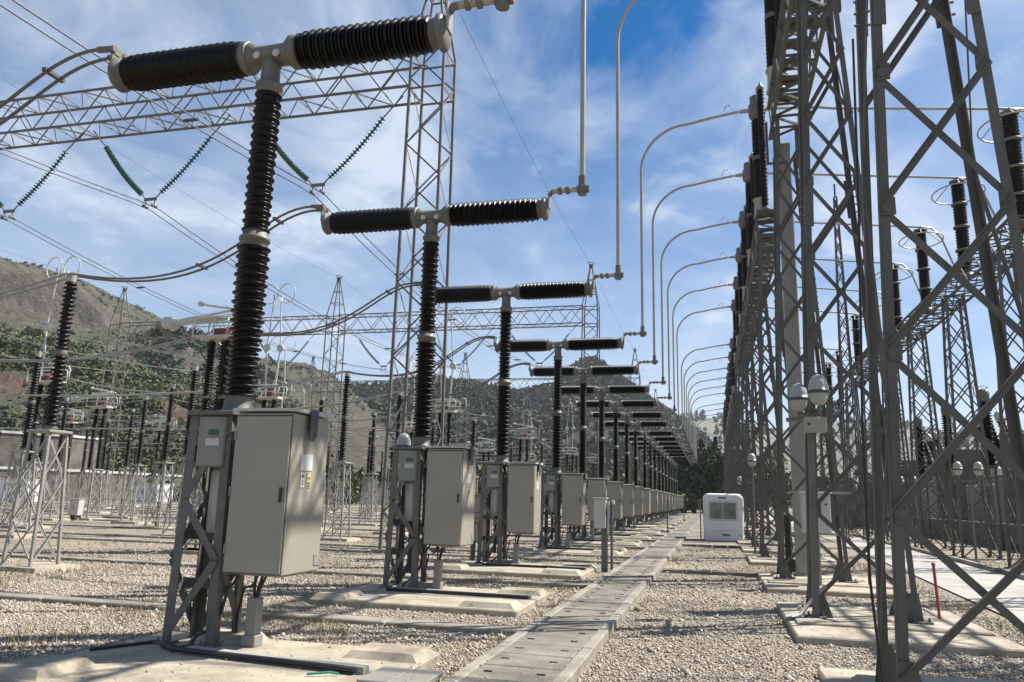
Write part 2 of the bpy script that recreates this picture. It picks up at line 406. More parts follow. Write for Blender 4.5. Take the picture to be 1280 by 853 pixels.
# ------------------------------------------------------------------ circuit breakers
def make_breaker():
    t = thing('circuit_breaker', '', 'circuit breaker', (BX, 0, 0), group='T shaped circuit breakers in the long row')
    # ---- frame (local x relative to BX, y relative to phase)
    L = {'fl': ((-.49, -.1), (-.42, -.1)), 'fr': ((.05, -.1), (.02, -.1)), 'bl': ((-.40, .34), (-.36, .30)), 'br': ((.08, .34), (.04, .30))}
    P = {}
    for k, ((x0, y0), (x1, y1)) in L.items():
        P[k] = (V((x0, y0, 0)), V((x1, y1, 2.5)))
        m = MB(); sx = 1 if k[1] == 'l' else -1; sy = 1 if k[0] == 'f' else -1
        p, q = P[k]
        m.bar(p, q, .012, .11, (0, 1, 0)); m.bar(p + V((sx * -.05 + sx * .006, sy * .055, 0)), q + V((sx * -.05 + sx * .006, sy * .055, 0)), .10, .012, (0, 1, 0))
        m.cbox((x0, y0, .012), (.19, .19, .024), .005)
        for dx in (-.06, .06):
            m.cyl((x0 + dx, y0 - .06, .02), (x0 + dx, y0 - .06, .065), .013, 6)
        m.build('leg', 'steel', t)
    lv = [.03, .45, .73, .97]
    def pt(k, f): return P[k][0].lerp(P[k][1], f)
    for a, b in (('fl', 'fr'), ('bl', 'br')):
        dy = -.02 if a[0] == 'f' else .02
        seq = [(a, .04), (b, .36), (a, .62), (b, .93)]
        for q in range(3):
            MB().bar(pt(*seq[q]) + V((0, dy, 0)), pt(*seq[q + 1]) + V((0, dy, 0)), .085, .012, (0, 0, 1)).build('brace', 'steel', t)
    for a, b in (('fl', 'bl'), ('fr', 'br')):
        dx = -.065 if a[1] == 'l' else .065
        seq = [(b, .04), (a, .36), (b, .62), (a, .93)]
        for q in range(3):
            MB().bar(pt(*seq[q]) + V((dx, 0, 0)), pt(*seq[q + 1]) + V((dx, 0, 0)), .09, .012, (0, 0, 1)).build('brace', 'steel', t)
    for z in (.62, 1.15):
        MB().bar(V((-.52, .12, z)), V((.04, .16, z)), .11, .012, (0, 0, 1)).build('cross_plate', 'steel', t)
    MB().cbox((-.17, .1, 2.52), (.60, .58, .05), .008).build('top_plate', 'steel', t)
    h = MB().cbox((-.16, .03, 2.20), (.36, .34, .58), .02).build('mechanism_housing', 'cab_dark', t)
    MB().cbox((-.13, -.145, 2.3), (.13, .012, .06), .003).build('name_plate', 'green_plate', h)
    MB().cbox((-.13, -.145, 2.19), (.18, .012, .085), .003).build('rating_plate', 'label', h)
    MB().lathe([(.0, 1.18), (.13, 1.18), (.14, 1.22), (.14, 1.86), (.12, 1.905), (0, 1.905)], (-.15, .16, 0), seg=18).build('spring_drum', 'cab_pale', t)
    MB().cyl((-.15, .16, .25), (-.15, .16, 1.18), .045, 10).build('operating_rod', 'dark', t)
    # ---- porcelain column
    x0, y0 = 0., .1
    MB().lathe([(0, 2.545), (.20, 2.545), (.20, 2.575), (.165, 2.59), (.16, 2.70), (.175, 2.74), (0, 2.74)], (x0, y0, 0), seg=22).build('column_foot', 'steel', t)
    MB().lathe(sheds(1.86, .125, .20, .056), (x0, y0, 2.72), seg=24).build('lower_porcelain', 'porcelain', t)
    MB().lathe([(0, 4.56), (.15, 4.56), (.16, 4.58), (.16, 4.64), (.185, 4.65), (.185, 4.69), (.15, 4.70), (.15, 4.78), (0, 4.78)], (x0, y0, 0), seg=22).build('joint_flange', 'alu_cast', t)
    MB().lathe(sheds(1.86, .11, .168, .056), (x0, y0, 4.76), seg=24).build('upper_porcelain', 'porcelain', t)
    m = MB().lathe([(0, 6.58), (.14, 6.58), (.15, 6.60), (.15, 6.68), (.17, 6.69), (.17, 6.74), (.125, 6.76), (.115, 6.95), (.13, 7.06), (0, 7.1)], (x0, y0, 0), seg=22)
    m.lathe([(0, -.30), (.185, -.30), (.19, -.28), (.135, -.2), (.13, 0), (.135, .2), (.19, .28), (.185, .30), (0, .30)], (x0, y0, 7.17), (1, 0, 0), 22)
    th = m.build('tee_housing', 'alu_cast', t)
    for sx in (-.15, .13):
        MB().lathe([(0, 0), (.05, 0), (.055, .012), (.035, .03), (0, .034)], (sx, y0 - .115, 7.12), (0, -1, 0), 8, False).build('blanking_cover', 'label', th)
    for s in (-1, 1):
        hd = MB().lathe([(0, .29), (.20, .29), (.215, .31), (.215, .37), (.19, .39), (.19, .43), (0, .43)], (x0, y0, 7.17), (s, 0, 0), 24).build('flange', 'alu_cast', t)
        a = MB().lathe([(r, z + .41) for r, z in sheds(1.78, .145, .240, .050, .25, .93)], (x0, y0, 7.17), (s, 0, 0), 28).build('interrupter', 'porcelain', t)
        MB().lathe([(0, 2.17), (.17, 2.17), (.18, 2.2), (.18, 2.28), (.225, 2.29), (.23, 2.335), (.20, 2.365), (.12, 2.39), (0, 2.395)], (x0, y0, 7.17), (s, 0, 0), 24).build('end_cap', 'alu_cast', a)
    # right terminal: plate up, then clamp and short tube
    tm = MB().cbox((2.40, y0, 7.36), (.025, .2, .36), .006).build('terminal_plate', 'alu', t)
    MB().tube([(2.40, y0, 7.44), (2.44, y0, 7.50), (2.52, y0, 7.515)], .05, 10).build('terminal_elbow', 'alu_cast', tm)
    # left terminal: bracket with two clamps
    m = MB().cbox((-2.42, y0, 7.37), (.03, .22, .34), .006)
    m.bar((-2.42, y0 - .12, 7.51), (-2.42, y0 + .12, 7.51), .1, .05)
    for dy in (-.1, .1): m.cyl((-2.38, y0 + dy, 7.52), (-2.66, y0 + dy, 7.54), .045, 8)
    m.build('cable_clamp', 'alu_cast', t)
    # ---- control cabinet
    cx0, cx1, cy0, cy1, cz0, cz1 = .29, .98, -.33, .48, .79, 2.50
    cab = MB().cbox(((cx0 + cx1) / 2, (cy0 + cy1) / 2, (cz0 + cz1) / 2), (cx1 - cx0, cy1 - cy0, cz1 - cz0), .012).build('control_cabinet', 'cab', t)
    MB().cbox(((cx0 + cx1) / 2, cy0 - .012, (cz0 + cz1) / 2 - .01), (cx1 - cx0 - .02, .022, cz1 - cz0 - .06), .006).build('door', 'cab', cab)
    m = MB().cbox((cx1 - .06, cy0 - .045, 1.62), (.028, .022, .16), .006)
    m.cyl((cx1 - .06, cy0 - .02, 1.68), (cx1 - .06, cy0 - .05, 1.68), .018, 8)
    m.build('handle', 'black', cab)
    for z in (1.05, 1.65, 2.25):
        MB().cyl((cx0 + .012, cy0 - .03, z - .05), (cx0 + .012, cy0 - .03, z + .05), .011, 8).build('hinge', 'cab_dark', cab)
    MB().cbox(((cx0 + cx1) / 2, cy0 - .0005, (cz0 + cz1) / 2 - .01), (cx1 - cx0 - .004, .006, cz1 - cz0 - .03), .002).build('door_seal', 'dark', cab)
    m = MB()
    for z in (.84, 1.35, 1.9, 2.42):
        for y in (cy0 + .03, cy1 - .03): m.cyl((cx1, y, z), (cx1 + .006, y, z), .008, 6)
    m.build('side_bolt', 'cab_dark', cab)
    rx0, rx1, ry0, ry1 = cx0 - .03, cx1 + .035, cy0 - .05, cy1 + .03
    m = MB().add([(rx0, ry0, 2.515), (rx1, ry0, 2.515), (rx1, ry1, 2.515), (rx0, ry1, 2.515), (rx0, ry0, 2.545), (rx1, ry0, 2.545), (rx1, ry1, 2.575), (rx0, ry1, 2.575)],
                 [(0, 3, 2, 1), (4, 5, 6, 7), (0, 1, 5, 4), (1, 2, 6, 5), (2, 3, 7, 6), (3, 0, 4, 7)])
    m.build('roof', 'cab_pale', cab)
    X = cx1 + .004
    vs = [(0, .10, 2.57), (0, -.06, 2.57), (0, -.06, 2.27), (0, -.04, 2.215), (0, .03, 2.215), (0, .10, 2.29)]
    m = MB(); nv = len(vs)
    m.add([(X + .05, y, z) for _, y, z in vs] + [(X + .062, y, z) for _, y, z in vs], [tuple(range(nv - 1, -1, -1)), tuple(range(nv, 2 * nv))] + [(i, (i + 1) % nv, nv + (i + 1) % nv, nv + i) for i in range(nv)])
    m.bar((X - .004, -.01, 2.42), (X + .052, -.01, 2.42), .18, .012, (0, 0, 1))
    m.cyl((X + .06, .03, 2.30), (X + .07, .03, 2.30), .022, 10)
    m.build('lifting_bracket', 'dark', cab)
    MB().cbox((X, .02, 1.98), (.006, .26, .18), .002).build('notice', 'label', cab)
    MB().cbox((X, -.05, 1.79), (.006, .085, .17), .002).build('warning_label', 'label', cab)
    MB().cbox((X, .09, 1.79), (.006, .085, .17), .002).build('warning_label', 'yellow', cab)
    m = MB()
    for z in (1.83, 1.775, 1.745):
        m.cbox((X + .004, -.05, z), (.004, .035, .03 if z > 1.8 else .01), .001); m.cbox((X + .004, .09, z - .02), (.004, .045, .016), .001)
    m.build('label_print', 'dark', cab)
    MB().cbox((X, .40, .91), (.008, .13, .12), .003).build('cover_patch', 'cab_dark', cab)
    m = MB().cbox(((cx0 + cx1) / 2, .1, .775), (.5, .5, .03), .005)
    m.build('gland_plate', 'cab_dark', cab)
    for z in (1.05, 2.2):
        MB().bar((.05, .0, z), (cx0 + .01, .0, z), .08, .05).build('cabinet_bracket', 'steel', t)
    # cable riser under the cabinet
    cr = MB().cbox((.44, .1, .26), (.13, .13, .5), .008).cbox((.44, .1, .06), (.17, .17, .12), .008).build('cable_riser', 'cab_dark', t)
    for dx in (-.03, .02, .045):
        MB().tube([(.44 + dx * .5, .1, .48), (.45 + dx, .1, .62), (.48 + dx * 2, .1, .78)], .016, 6).build('cable', 'black', cr)
    MB().tube([(.30, .0, .80), (.20, .04, .66), (.15, .0, .6), (.11, -.02, .35), (.02, -.06, .18), (-.12, -.1, .1), (-.16, -.12, .02)], .018, 7).build('hanging_cable', 'black', t)
    MB().tube([(.42, .2, .79), (.34, .18, .62), (.22, .2, .58), (.16, .22, .3), (.14, .24, .02)], .014, 6).build('hanging_cable', 'black', t)
    return t
brk = make_breaker()
def blab(i):
    return f'T shaped circuit breaker with beige cabinet, ' + ('nearest of its row in the left foreground' if i == 0 else f'{ORD[i]} from the near end of the row')
for i, y in enumerate(BY):
    if i == 0: brk.location = (BX, y, 0); brk['label'] = blab(0)
    else:
        b = dup(brk, (BX + random.uniform(-.02, .02), y + random.uniform(-.03, .03), 0), blab(i), random.uniform(-.008, .008))
        for c in b.children:
            if c.name.startswith('hanging_cable'): c.scale = (random.uniform(.8, 1.25), random.uniform(.6, 1.3), 1)

# ------------------------------------------------------------------ gantry levels
def ztop(i): return 16.45 if i < 3 else 15.72 if i < 9 else 14.46 if i < 15 else 14.2
def zbeam(i): return ztop(i) - 4.12
# arched tubular risers
def arch_pts(i, y):
    zt = ztop(i); X0 = BX + 2.95 + .12
    pts = [(X0, y + .1, 7.45), (X0, y + .1, zt - 2.05)]
    r = 1.75
    for k in range(1, 11):
        a = pi / 2 * k / 10
        pts.append((X0 + r * (1 - cos(a)), y + .1, zt - 2.05 + r * sin(a)))
    pts.append((X0 + 2.6, y + .1, zt - .14)); pts.append((1.25, y + .1, zt))
    return pts
for i, y in enumerate(BY):
    t = thing('tubular_busbar', f'tall bare aluminium tube arching from the {ORD[i]} breaker over to the gantry', 'busbar', (0, 0, 0), group='arched tubes between breakers and gantry')
    MB().tube(arch_pts(i, y), .052, 10).build('tube', 'alu', t)
    X0 = BX + 2.95 + .12
    m = MB().tube([(BX + 2.50, y + .1, 7.515), (X0 + .07, y + .1, 7.515)], .05, 10)
    m.build('link_tube', 'alu', t)
    m = MB()
    for x in (BX + 2.6, BX + 2.75): m.cyl((x, y + .1, 7.515), (x + .07, y + .1, 7.515), .078, 10)
    m.build('clamp', 'alu_cast', t)
    m = MB().cyl((X0, y + .1, 7.40), (X0, y + .1, 7.52), .085, 10).cyl((X0, y + .1, 7.60), (X0, y + .1, 7.78), .075, 10).cyl((X0 - .1, y + .1, 7.515), (X0 + .14, y + .1, 7.515), .075, 10)
    m.build('corner_clamp', 'alu_cast', t)
    s = 1 if i < 9 else -1
    zt = ztop(i)
    q = [(1.02 - .34 * cos(a) * .5 - .1, y + .06, zt - .02 + s * (.06 + .24 * sin(a))) for a in np.linspace(0, pi, 9)]
    MB().tube([(float(a), float(b), float(c)) for a, b, c in q], .016, 6).build('damping_loop', 'alu', t)

# ------------------------------------------------------------------ gantry towers on the right
TH = 10.55
def make_tower(H):
    t = thing('lattice_tower', '', 'lattice tower', group='towers of the tall gantry')
    lx = lambda z: 1.5 + .32 * z / 10.55
    rx = lambda z: 2.95 - .58 * z / 10.55
    legs = {}
    for nm, fx, yy, ux, uy in (('lf', lx, -.4, 1, 1), ('lb', lx, .4, 1, -1), ('rf', rx, -.4, -1, 1), ('rb', rx, .4, -1, -1)):
        p, q = V((fx(0), yy, 0)), V((fx(H), yy, H)); legs[nm] = (p, q)
        m = MB()
        m.bar(p + V((ux * .037, 0, 0)), q + V((ux * .037, 0, 0)), .011, .076, (0, 1, 0))
        m.bar(p + V((-ux * .006, uy * .036, 0)), q + V((-ux * .006, uy * .036, 0)), .072, .012, (0, 1, 0))
        # gusset at the foot
        m.add([p + V((-ux * .05, -.012 * uy, 0)), p + V((ux * .26, -.012 * uy, 0)), p + V((ux * .12, -.012 * uy, .42)), p + V((0, -.012 * uy, .42)),
               p + V((-ux * .05, -.026 * uy, 0)), p + V((ux * .26, -.026 * uy, 0)), p + V((ux * .12, -.026 * uy, .42)), p + V((0, -.026 * uy, .42))],
              [(3, 2, 1, 0), (4, 5, 6, 7), (0, 1, 5, 4), (1, 2, 6, 5), (2, 3, 7, 6), (3, 0, 4, 7)])
        m.cbox((p.x, p.y, .015), (.3, .3, .03), .006)
        for dx in (-.1, .1): m.cyl((p.x + dx, p.y - .11, .03), (p.x + dx, p.y - .11, .09), .016, 6)
        # splice plate with bolts
        for zc in ((6.2, 6.95) if uy > 0 else (6.6, 7.3),):
            f0 = p.lerp(q, zc[0] / H); f1 = p.lerp(q, zc[1] / H)
            m.bar(f0 + V((ux * .055, -uy * .016, 0)), f1 + V((ux * .055, -uy * .016, 0)), .016, .11, (0, 1, 0))
            for k in range(5):
                c = f0.lerp(f1, (k + .5) / 5)
                m.cyl(c + V((-ux * .012, uy * .09, 0)), c + V((-ux * .045, uy * .09, 0)), .014, 6)
        if uy > 0:
            for z in (1.6, 3.0, 4.35, 5.7, 7.0, 8.2, 9.4):
                c = p.lerp(q, z / H); yg = -.022
                m.box((c.x + ux * .065, c.y + yg, z), (.11, .008, .17))
                for dx, dz in ((.035, .05), (.035, -.05), (.095, .05), (.095, -.05)):
                    m.cyl((c.x + ux * dx, c.y + yg - .004, z + dz), (c.x + ux * dx, c.y + yg - .018, z + dz), .012, 6)
        m.build('leg', 'steel_tower', t)
    lv = [.25, 1.6, 3.0, 4.35, 5.7, 7.0, 8.2, 9.4, H - .1]
    fr = [z / H for z in lv]
    def panel(a, b, w, nm):
        A0, A1 = legs[a]; B0, B1 = legs[b]; nrm = (B0 - A0).cross(A1 - A0).normalized()
        for k in range(len(fr) - 1):
            z0, z1 = fr[k], fr[k + 1]
            for (p, q, s) in ((A0.lerp(A1, z0), B0.lerp(B1, z1), 1), (A0.lerp(A1, z1), B0.lerp(B1, z0), -1)):
                if nm == 'b' and (k < 4 or (k % 2) == (s > 0)): continue
                m = MB(); o = nrm * (.018 * s)
                m.bar(p + o, q + o, w, .009, (0, 0, 1))
                d = (q - p).normalized(); upv = V((0, 0, 1)); u = (upv - d * upv.dot(d)).normalized()
                m.bar(p + o + u * w * .5 + nrm * s * .03, q + o + u * w * .5 + nrm * s * .02, .008, w * .6, u)
                m.build('brace', 'steel_tower', t)
    panel('lf', 'rf', .064, 'f'); panel('lb', 'rb', .06, 'b')
    def side(a, b):
        m = MB(); A0, A1 = legs[a]; B0, B1 = legs[b]; q = [.35, 2.6, 5.0, 7.4, 9.8]
        for k in range(4):
            p0, p1 = (A0.lerp(A1, q[k] / H), B0.lerp(B1, q[k + 1] / H)) if k % 2 else (B0.lerp(B1, q[k] / H), A0.lerp(A1, q[k + 1] / H))
            m.bar(p0, p1, .06, .009, (0, 0, 1))
        m.build('side_bracing', 'steel_tower', t)
    side('lf', 'lb'); side('rf', 'rb')
    return t
tw = make_tower(TH)
tlab = lambda i: f'tall four-legged lattice tower of weathered steel carrying the gantry, {ORD[i]} from the right foreground'
for i, y in enumerate(TY):
    if i == 0: tw.location = (-.07, y - .05, 0); tw['label'] = tlab(0)
    else: dup(tw, (-.06, y - .05 - (.2 if i == 1 else 0), 0), tlab(i))

def box_beam(mb_chord, mb_brace, p0, p1, w, h, nb, ch=.07, br=.045):
    """rectangular lattice box beam from p0 to p1 (centre of the bottom face)"""
    p0, p1 = V(p0), V(p1); d = (p1 - p0).normalized(); s = V((d.y, -d.x, 0)) * (w / 2)
    C4 = [(-1, 0), (1, 0), (1, 1), (-1, 1)]
    L = [(p0 + s * a + V((0, 0, h * b)), p1 + s * a + V((0, 0, h * b))) for a, b in C4]
    for a, b in L: mb_chord.bar(a, b, ch, ch)
    for i in range(4):
        A, B = L[i], L[(i + 1) % 4]
        for k in range(nb):
            f0, f1 = k / nb, (k + 1) / nb
            if k % 2: mb_brace.bar(A[0].lerp(A[1], f0), B[0].lerp(B[1], f1), br, br * .6)
            else: mb_brace.bar(B[0].lerp(B[1], f0), A[0].lerp(A[1], f1), br, br * .6)
            if i in (0, 2): mb_brace.bar(A[0].lerp(A[1], f0), B[0].lerp(B[1], f0), br, br * .6)
for gi, (a, b, lab) in enumerate([(0, 2, 'long lattice beam high over the nearest three gantry towers'), (3, 8, 'long lattice beam along the gantry beginning behind the first beam'),
                                  (9, 14, 'lower lattice beam far along the gantry'), (15, 18, 'last distant lattice beam at the far end of the gantry')]):
    t = thing('gantry_beam', lab, 'lattice beam', group='lengthwise beams of the tall gantry')
    y0 = BY[a] - (9.5 if a == 0 else .75); y1 = BY[b] + .75; z = zbeam(a) - 1.0
    c, br = MB(), MB()
    box_beam(c, br, (2.1, y0, z), (2.1, y1, z), .72, .92, int((y1 - y0) / .62), .085, .06)
    c.build('chord', 'steel_tower', t); br.build('bracing', 'steel_tower', t)
    m = MB(); yy = y0 + .4
    while yy < y1 - .3:
        m.box((2.1, yy, z + .955), (.66, .42, .02)); yy += .85
    kind(m.build('deck_plate', 'steel_tower', t), 'stuff') if False else m.build('deck_plate', 'steel_tower', t)
    m = MB()
    for k in range(a, b + 1):
        if abs(z - TH) > .05:
            for x in (1.82, 2.37):
                for dy in (-.4, .4):
                    m.bar((x, TY[k] - .05 + dy, TH - .3), (x, TY[k] - .05 + dy, z + .03), .1, .1)
    if m.v: m.build('stub_leg', 'steel_tower', t)
# grey duct column at the end of the first beam
t = thing('duct_column', 'flat pale galvanised column under the far end of the first gantry beam', 'column', (2.05, 20.3, 0))
MB().cbox((0, 0, 5.55), (.34, .30, 11.1), .02).build('shaft', 'steel_light', t)
MB().cbox((0, 0, .02), (.5, .46, .05), .01).build('base_plate', 'steel_light', t)
# rail bracket hanging at the beam end
tag(MB().bar((1.62, 19.9, 10.4), (1.62, 19.9, 11.6), .06, .06).bar((1.62, 19.9, 10.42), (2.1, 19.9, 10.42), .05, .05).build('hanger_bracket', 'steel_tower'), 'thin steel bracket hanging under the far end of the first gantry beam', 'bracket')

# post insulators on the gantry
def make_post():
    t = thing('post_insulator', '', 'insulator', group='insulators standing on the gantry beams')
    m = MB().lathe([(0, 0), (.26, 0), (.26, .05), (.23, .07), (.22, .58), (.26, .6), (.26, .66), (0, .66)], seg=18)
    m.build('base_can', 'alu', t)
    MB().lathe([(r, z + .65) for r, z in sheds(1.5, .16, .225, .06)], seg=18).build('lower_porcelain', 'porcelain', t)
    MB().lathe([(0, 2.13), (.19, 2.13), (.22, 2.16), (.22, 2.26), (.19, 2.29), (0, 2.29)], seg=16).build('joint_flange', 'alu_cast', t)
    MB().lathe([(r, z + 2.27) for r, z in sheds(1.45, .155, .215, .06)], seg=18).build('upper_porcelain', 'porcelain', t)
    h = MB().lathe([(0, 3.7), (.16, 3.7), (.27, 3.84), (.30, 3.95), (.30, 4.3), (.24, 4.36), (.24, 4.62), (0, 4.66)], seg=18).build('head', 'alu_cast', t)
    MB().cyl((-.62, 0, 4.12), (-.28, 0, 4.12), .075, 10).cyl((.28, 0, 4.12), (.6, 0, 4.12), .075, 10).build('terminal', 'alu', h)
    MB().tube([(.0, .0, 4.6), (.0, 0, 4.95), (.1, -.1, 5.02)], .02, 6).build('rod', 'alu', h)
    # slender companion column
    MB().lathe([(r, z + .1) for r, z in sheds(4.5, .085, .13, .07)], (.1, -.62, 0), seg=14).build('slender_column', 'porcelain', t)
    c = MB().lathe([(0, 4.55), (.11, 4.55), (.13, 4.6), (.13, 4.68), (.06, 4.72), (.04, 4.85), (0, 4.85)], (.1, -.62, 0), seg=14).build('column_cap', 'alu_cast', t)
    MB().lathe([(0, 0), (.15, 0), (.15, .08), (.1, .14), (0, .14)], (.1, -.62, 0), seg=14).build('column_foot', 'alu_cast', t)
    return t
post = make_post()
plab = lambda i: f'dark ribbed post insulator with grey head on the gantry, above the {ORD[i]} lattice tower'
for i, y in enumerate(BY):
    loc = (1.9, y + .1, zbeam(i))
    if i == 0: post.location = loc; post['label'] = plab(0)
    else: dup(post, loc, plab(i))

# ------------------------------------------------------------------ second row on the right: posts with corona rings on a lattice beam
RX = 9.95
def make_ringpost():
    t = thing('ringed_post_insulator', '', 'insulator', group='ringed insulators in the second row at right')
    z = 0
    MB().lathe([(0, 0), (.34, 0), (.34, .05), (.27, .1), (.27, .22), (0, .22)], seg=14).build('base', 'alu_cast', t)
    for k in range(4):
        MB().lathe([(r, zz + .2 + .97 * k) for r, zz in sheds(.9, .18, .25, .06)], seg=16).build('porcelain', 'porcelain', t)
        MB().lathe([(0, 1.08 + .97 * k), (.24, 1.08 + .97 * k), (.30, 1.1 + .97 * k), (.30, 1.17 + .97 * k), (.24, 1.19 + .97 * k), (0, 1.19 + .97 * k)], seg=14).build('flange', 'alu_cast', t)
    r = MB().ring((0, 0, 3.55), .95, .028, (0, .1, 1), 32, 6).build('corona_ring', 'alu', t)
    for a in (.3, 2.4, 4.5):
        MB().tube([(.1 * cos(a), .1 * sin(a), 4.1), (.3 * cos(a), .3 * sin(a), 4.05), (.95 * cos(a), .95 * sin(a), 3.55 - .095 * sin(a))], .02, 6).build('strut', 'alu', r)
    return t
rp = make_ringpost()
rlab = lambda i: f'ribbed insulator topped by a wire ring, {ORD[i]} one of the second row at right'
NR = 12
for i in range(NR):
    loc = (RX, BY[i] + .1, 10.65 if i < 9 else 9.6)
    if i == 0: rp.location = loc; rp['label'] = rlab(0)
    else: dup(rp, loc, rlab(i))
def make_rtower():
    t = thing('lattice_support', '', 'lattice support', group='slim supports of the second row at right')
    H = 9.9; lg = []
    for sx, sy in ((-1, -1), (1, -1), (1, 1), (-1, 1)):
        p, q = V((sx * .62, sy * .55, GZ)), V((sx * .30, sy * .28, H)); lg.append((p, q))
        MB().bar(p, q, .085, .085).cbox((p.x, p.y, GZ + .02), (.24, .24, .04), .006).build('leg', 'steel_tower', t)
    fr = [i / 9 for i in range(10)]
    for k in range(4):
        m = MB(); lattice_x(m, *lg[k], *lg[(k + 1) % 4], fr, .05, .012, .02); m.build('bracing', 'steel_tower', t)
    return t
rt = make_rtower()
for i in range(NR):
    loc = (RX - .55, BY[i] + .1, 0)
    lab = f'slim braced lattice support under the {ORD[i]} ringed insulator at right'
    if i == 0: rt.location = loc; rt['label'] = lab
    else: dup(rt, loc, lab)
for a, b, lab in ((0, 2, 'lattice beam above the nearest three slim supports at right'), (3, 8, 'lattice beam carrying ringed insulators at right behind the big tower'), (9, 11, 'far lattice beam carrying ringed insulators at right')):
    t = thing('support_beam', lab, 'lattice beam', group='beams of the second row at right')
    c, br = MB(), MB(); z = 9.85 if a < 9 else 8.8
    y0, y1 = BY[a] - 1.2, BY[b] + 1.2
    box_beam(c, br, (RX - .3, y0, z), (RX - .3, y1, z), .85, .78, int((y1 - y0) / .75), .075, .05)
    c.build('chord', 'steel_tower', t); br.build('bracing', 'steel_tower', t)
# tubes from the gantry to the ringed posts
for i in range(NR):
    y = BY[i] + .1; zt = ztop(i); zr = (10.65 if i < 9 else 9.6) + 4.1
    t = thing('horizontal_busbar', f'bare horizontal tube from the gantry to the {ORD[i]} ringed insulator at right', 'busbar', group='horizontal tubes right of the gantry')
    MB().tube([(2.5, y, zt), (4.0, y, zt - .12), (4.5, y, zt - .22), (RX - .25, y, zr + .16), (RX + .5, y, zr + .05), (RX + .9, y, zr - .5), (RX + 1.3, y, zr - 1.8)], .05, 8).build('tube', 'alu', t)
    MB().cyl((RX, y, zr - .02), (RX, y, zr + .15), .06, 8).build('clamp', 'alu_cast', t)

# transformers, bushings and fire walls beyond the road
def make_transformer():
    t = thing('power_transformer', '', 'transformer', group='grey transformers beyond the road')
    MB().cbox((0, 0, 1.9), (3.4, 5.6, 3.4), .06).build('tank', 'tank', t)
    MB().cbox((0, 0, 3.66), (3.5, 5.7, .14), .03).build('tank_lid', 'tanklight', t)
    m = MB()
    for k in range(12): m.cbox((-2.15, -2.2 + .4 * k, 1.9), (.7, .1, 2.5), .02)
    for z in (.75, 3.05): m.cyl((-2.15, -2.4, z), (-2.15, 2.4, z), .07, 8)
    m.build('radiator', 'tanklight', t)
    MB().cyl((.9, -2.3, 5.0), (.9, 2.0, 5.1), .42, 18).build('conservator', 'tanklight', t)
    m = MB()
    for y in (-1.6, 1.4): m.bar((.9, y, 3.7), (.9, y, 4.7), .12, .12)
    m.build('conservator_stand', 'tank', t)
    for k, yy in enumerate((-1.7, 0.2, 2.0)):
        ax = V((-.28, -.05, 1)).normalized()
        b = MB().lathe([(r, z + .55) for r, z in sheds(2.5, .16, .27, .105)], (-.8, yy, 3.7), ax, 18).build('bushing', 'porcelain', t)
        MB().lathe([(0, 0), (.3, 0), (.3, .45), (.22, .58), (0, .58)], (-.8, yy, 3.7), ax, 16).build('turret', 'tanklight', b)
        MB().lathe([(0, 3.0), (.2, 3.0), (.24, 3.1), (.24, 3.42), (.14, 3.55), (.04, 3.58), (.035, 3.8), (0, 3.8)], (-.8, yy, 3.7), ax, 14).build('bushing_head', 'cab_pale', b)
    MB().cbox((-1.75, -2.3, 1.4), (.25, .8, 1.2), .02).build('control_box', 'cab_pale', t)
    MB().cbox((0, 0, .08), (4.6, 6.4, .36), .03).build('plinth', 'wallc', t)
    return t
tr = make_transformer()
trl = ['large grey transformer with tilted bushings at the right edge beyond the road', 'large grey transformer with tilted bushings, second beyond the road', 'third grey transformer with tilted bushings farther along beyond the road', 'farthest grey transformer with tilted bushings beyond the road']
for i, (x, y) in enumerate([(17.2, 38.), (17.2, 50.), (17.2, 63.), (17.2, 77.)]):
    if i == 0: tr.location = (x, y, GZ); tr['label'] = trl[0]
    else: dup(tr, (x, y, GZ), trl[i])
for i, (y, lab) in enumerate([(44.2, 'brown fire wall between the first two transformers'), (56.6, 'brown fire wall between the second and third transformers'), (70.3, 'brown fire wall between the two farthest transformers')]):
    tag(MB().cbox((17.6, y, 2.7), (6.8, .4, 5.6), .03).build('fire_wall', 'brownwall'), lab, 'wall', 'fire walls between transformers')
tag(MB().cbox((13.1, 52, .45), (.35, 46, 1.2), .03).build('low_wall', 'brownwall'), 'low dark concrete wall in front of the transformers', 'wall')
t = thing('fire_wall', 'long brown screen wall beyond the road seen behind the gantry towers', 'wall')
MB().cbox((12.6, 92, 1.7), (.4, 46, 3.8), .03).build('wall_panel', 'brownwall', t)
MB().cbox((12.6, 92, 3.65), (.5, 46.2, .12), .03).build('wall_coping', 'wallc', t)
tag(MB().cbox((30, 62, 3.2), (8, 30, 6.6), .05).cbox((30, 62, 6.6), (8.4, 30.4, .25), .05).build('service_building', 'tank'), 'plain grey service building behind the transformers', 'building')
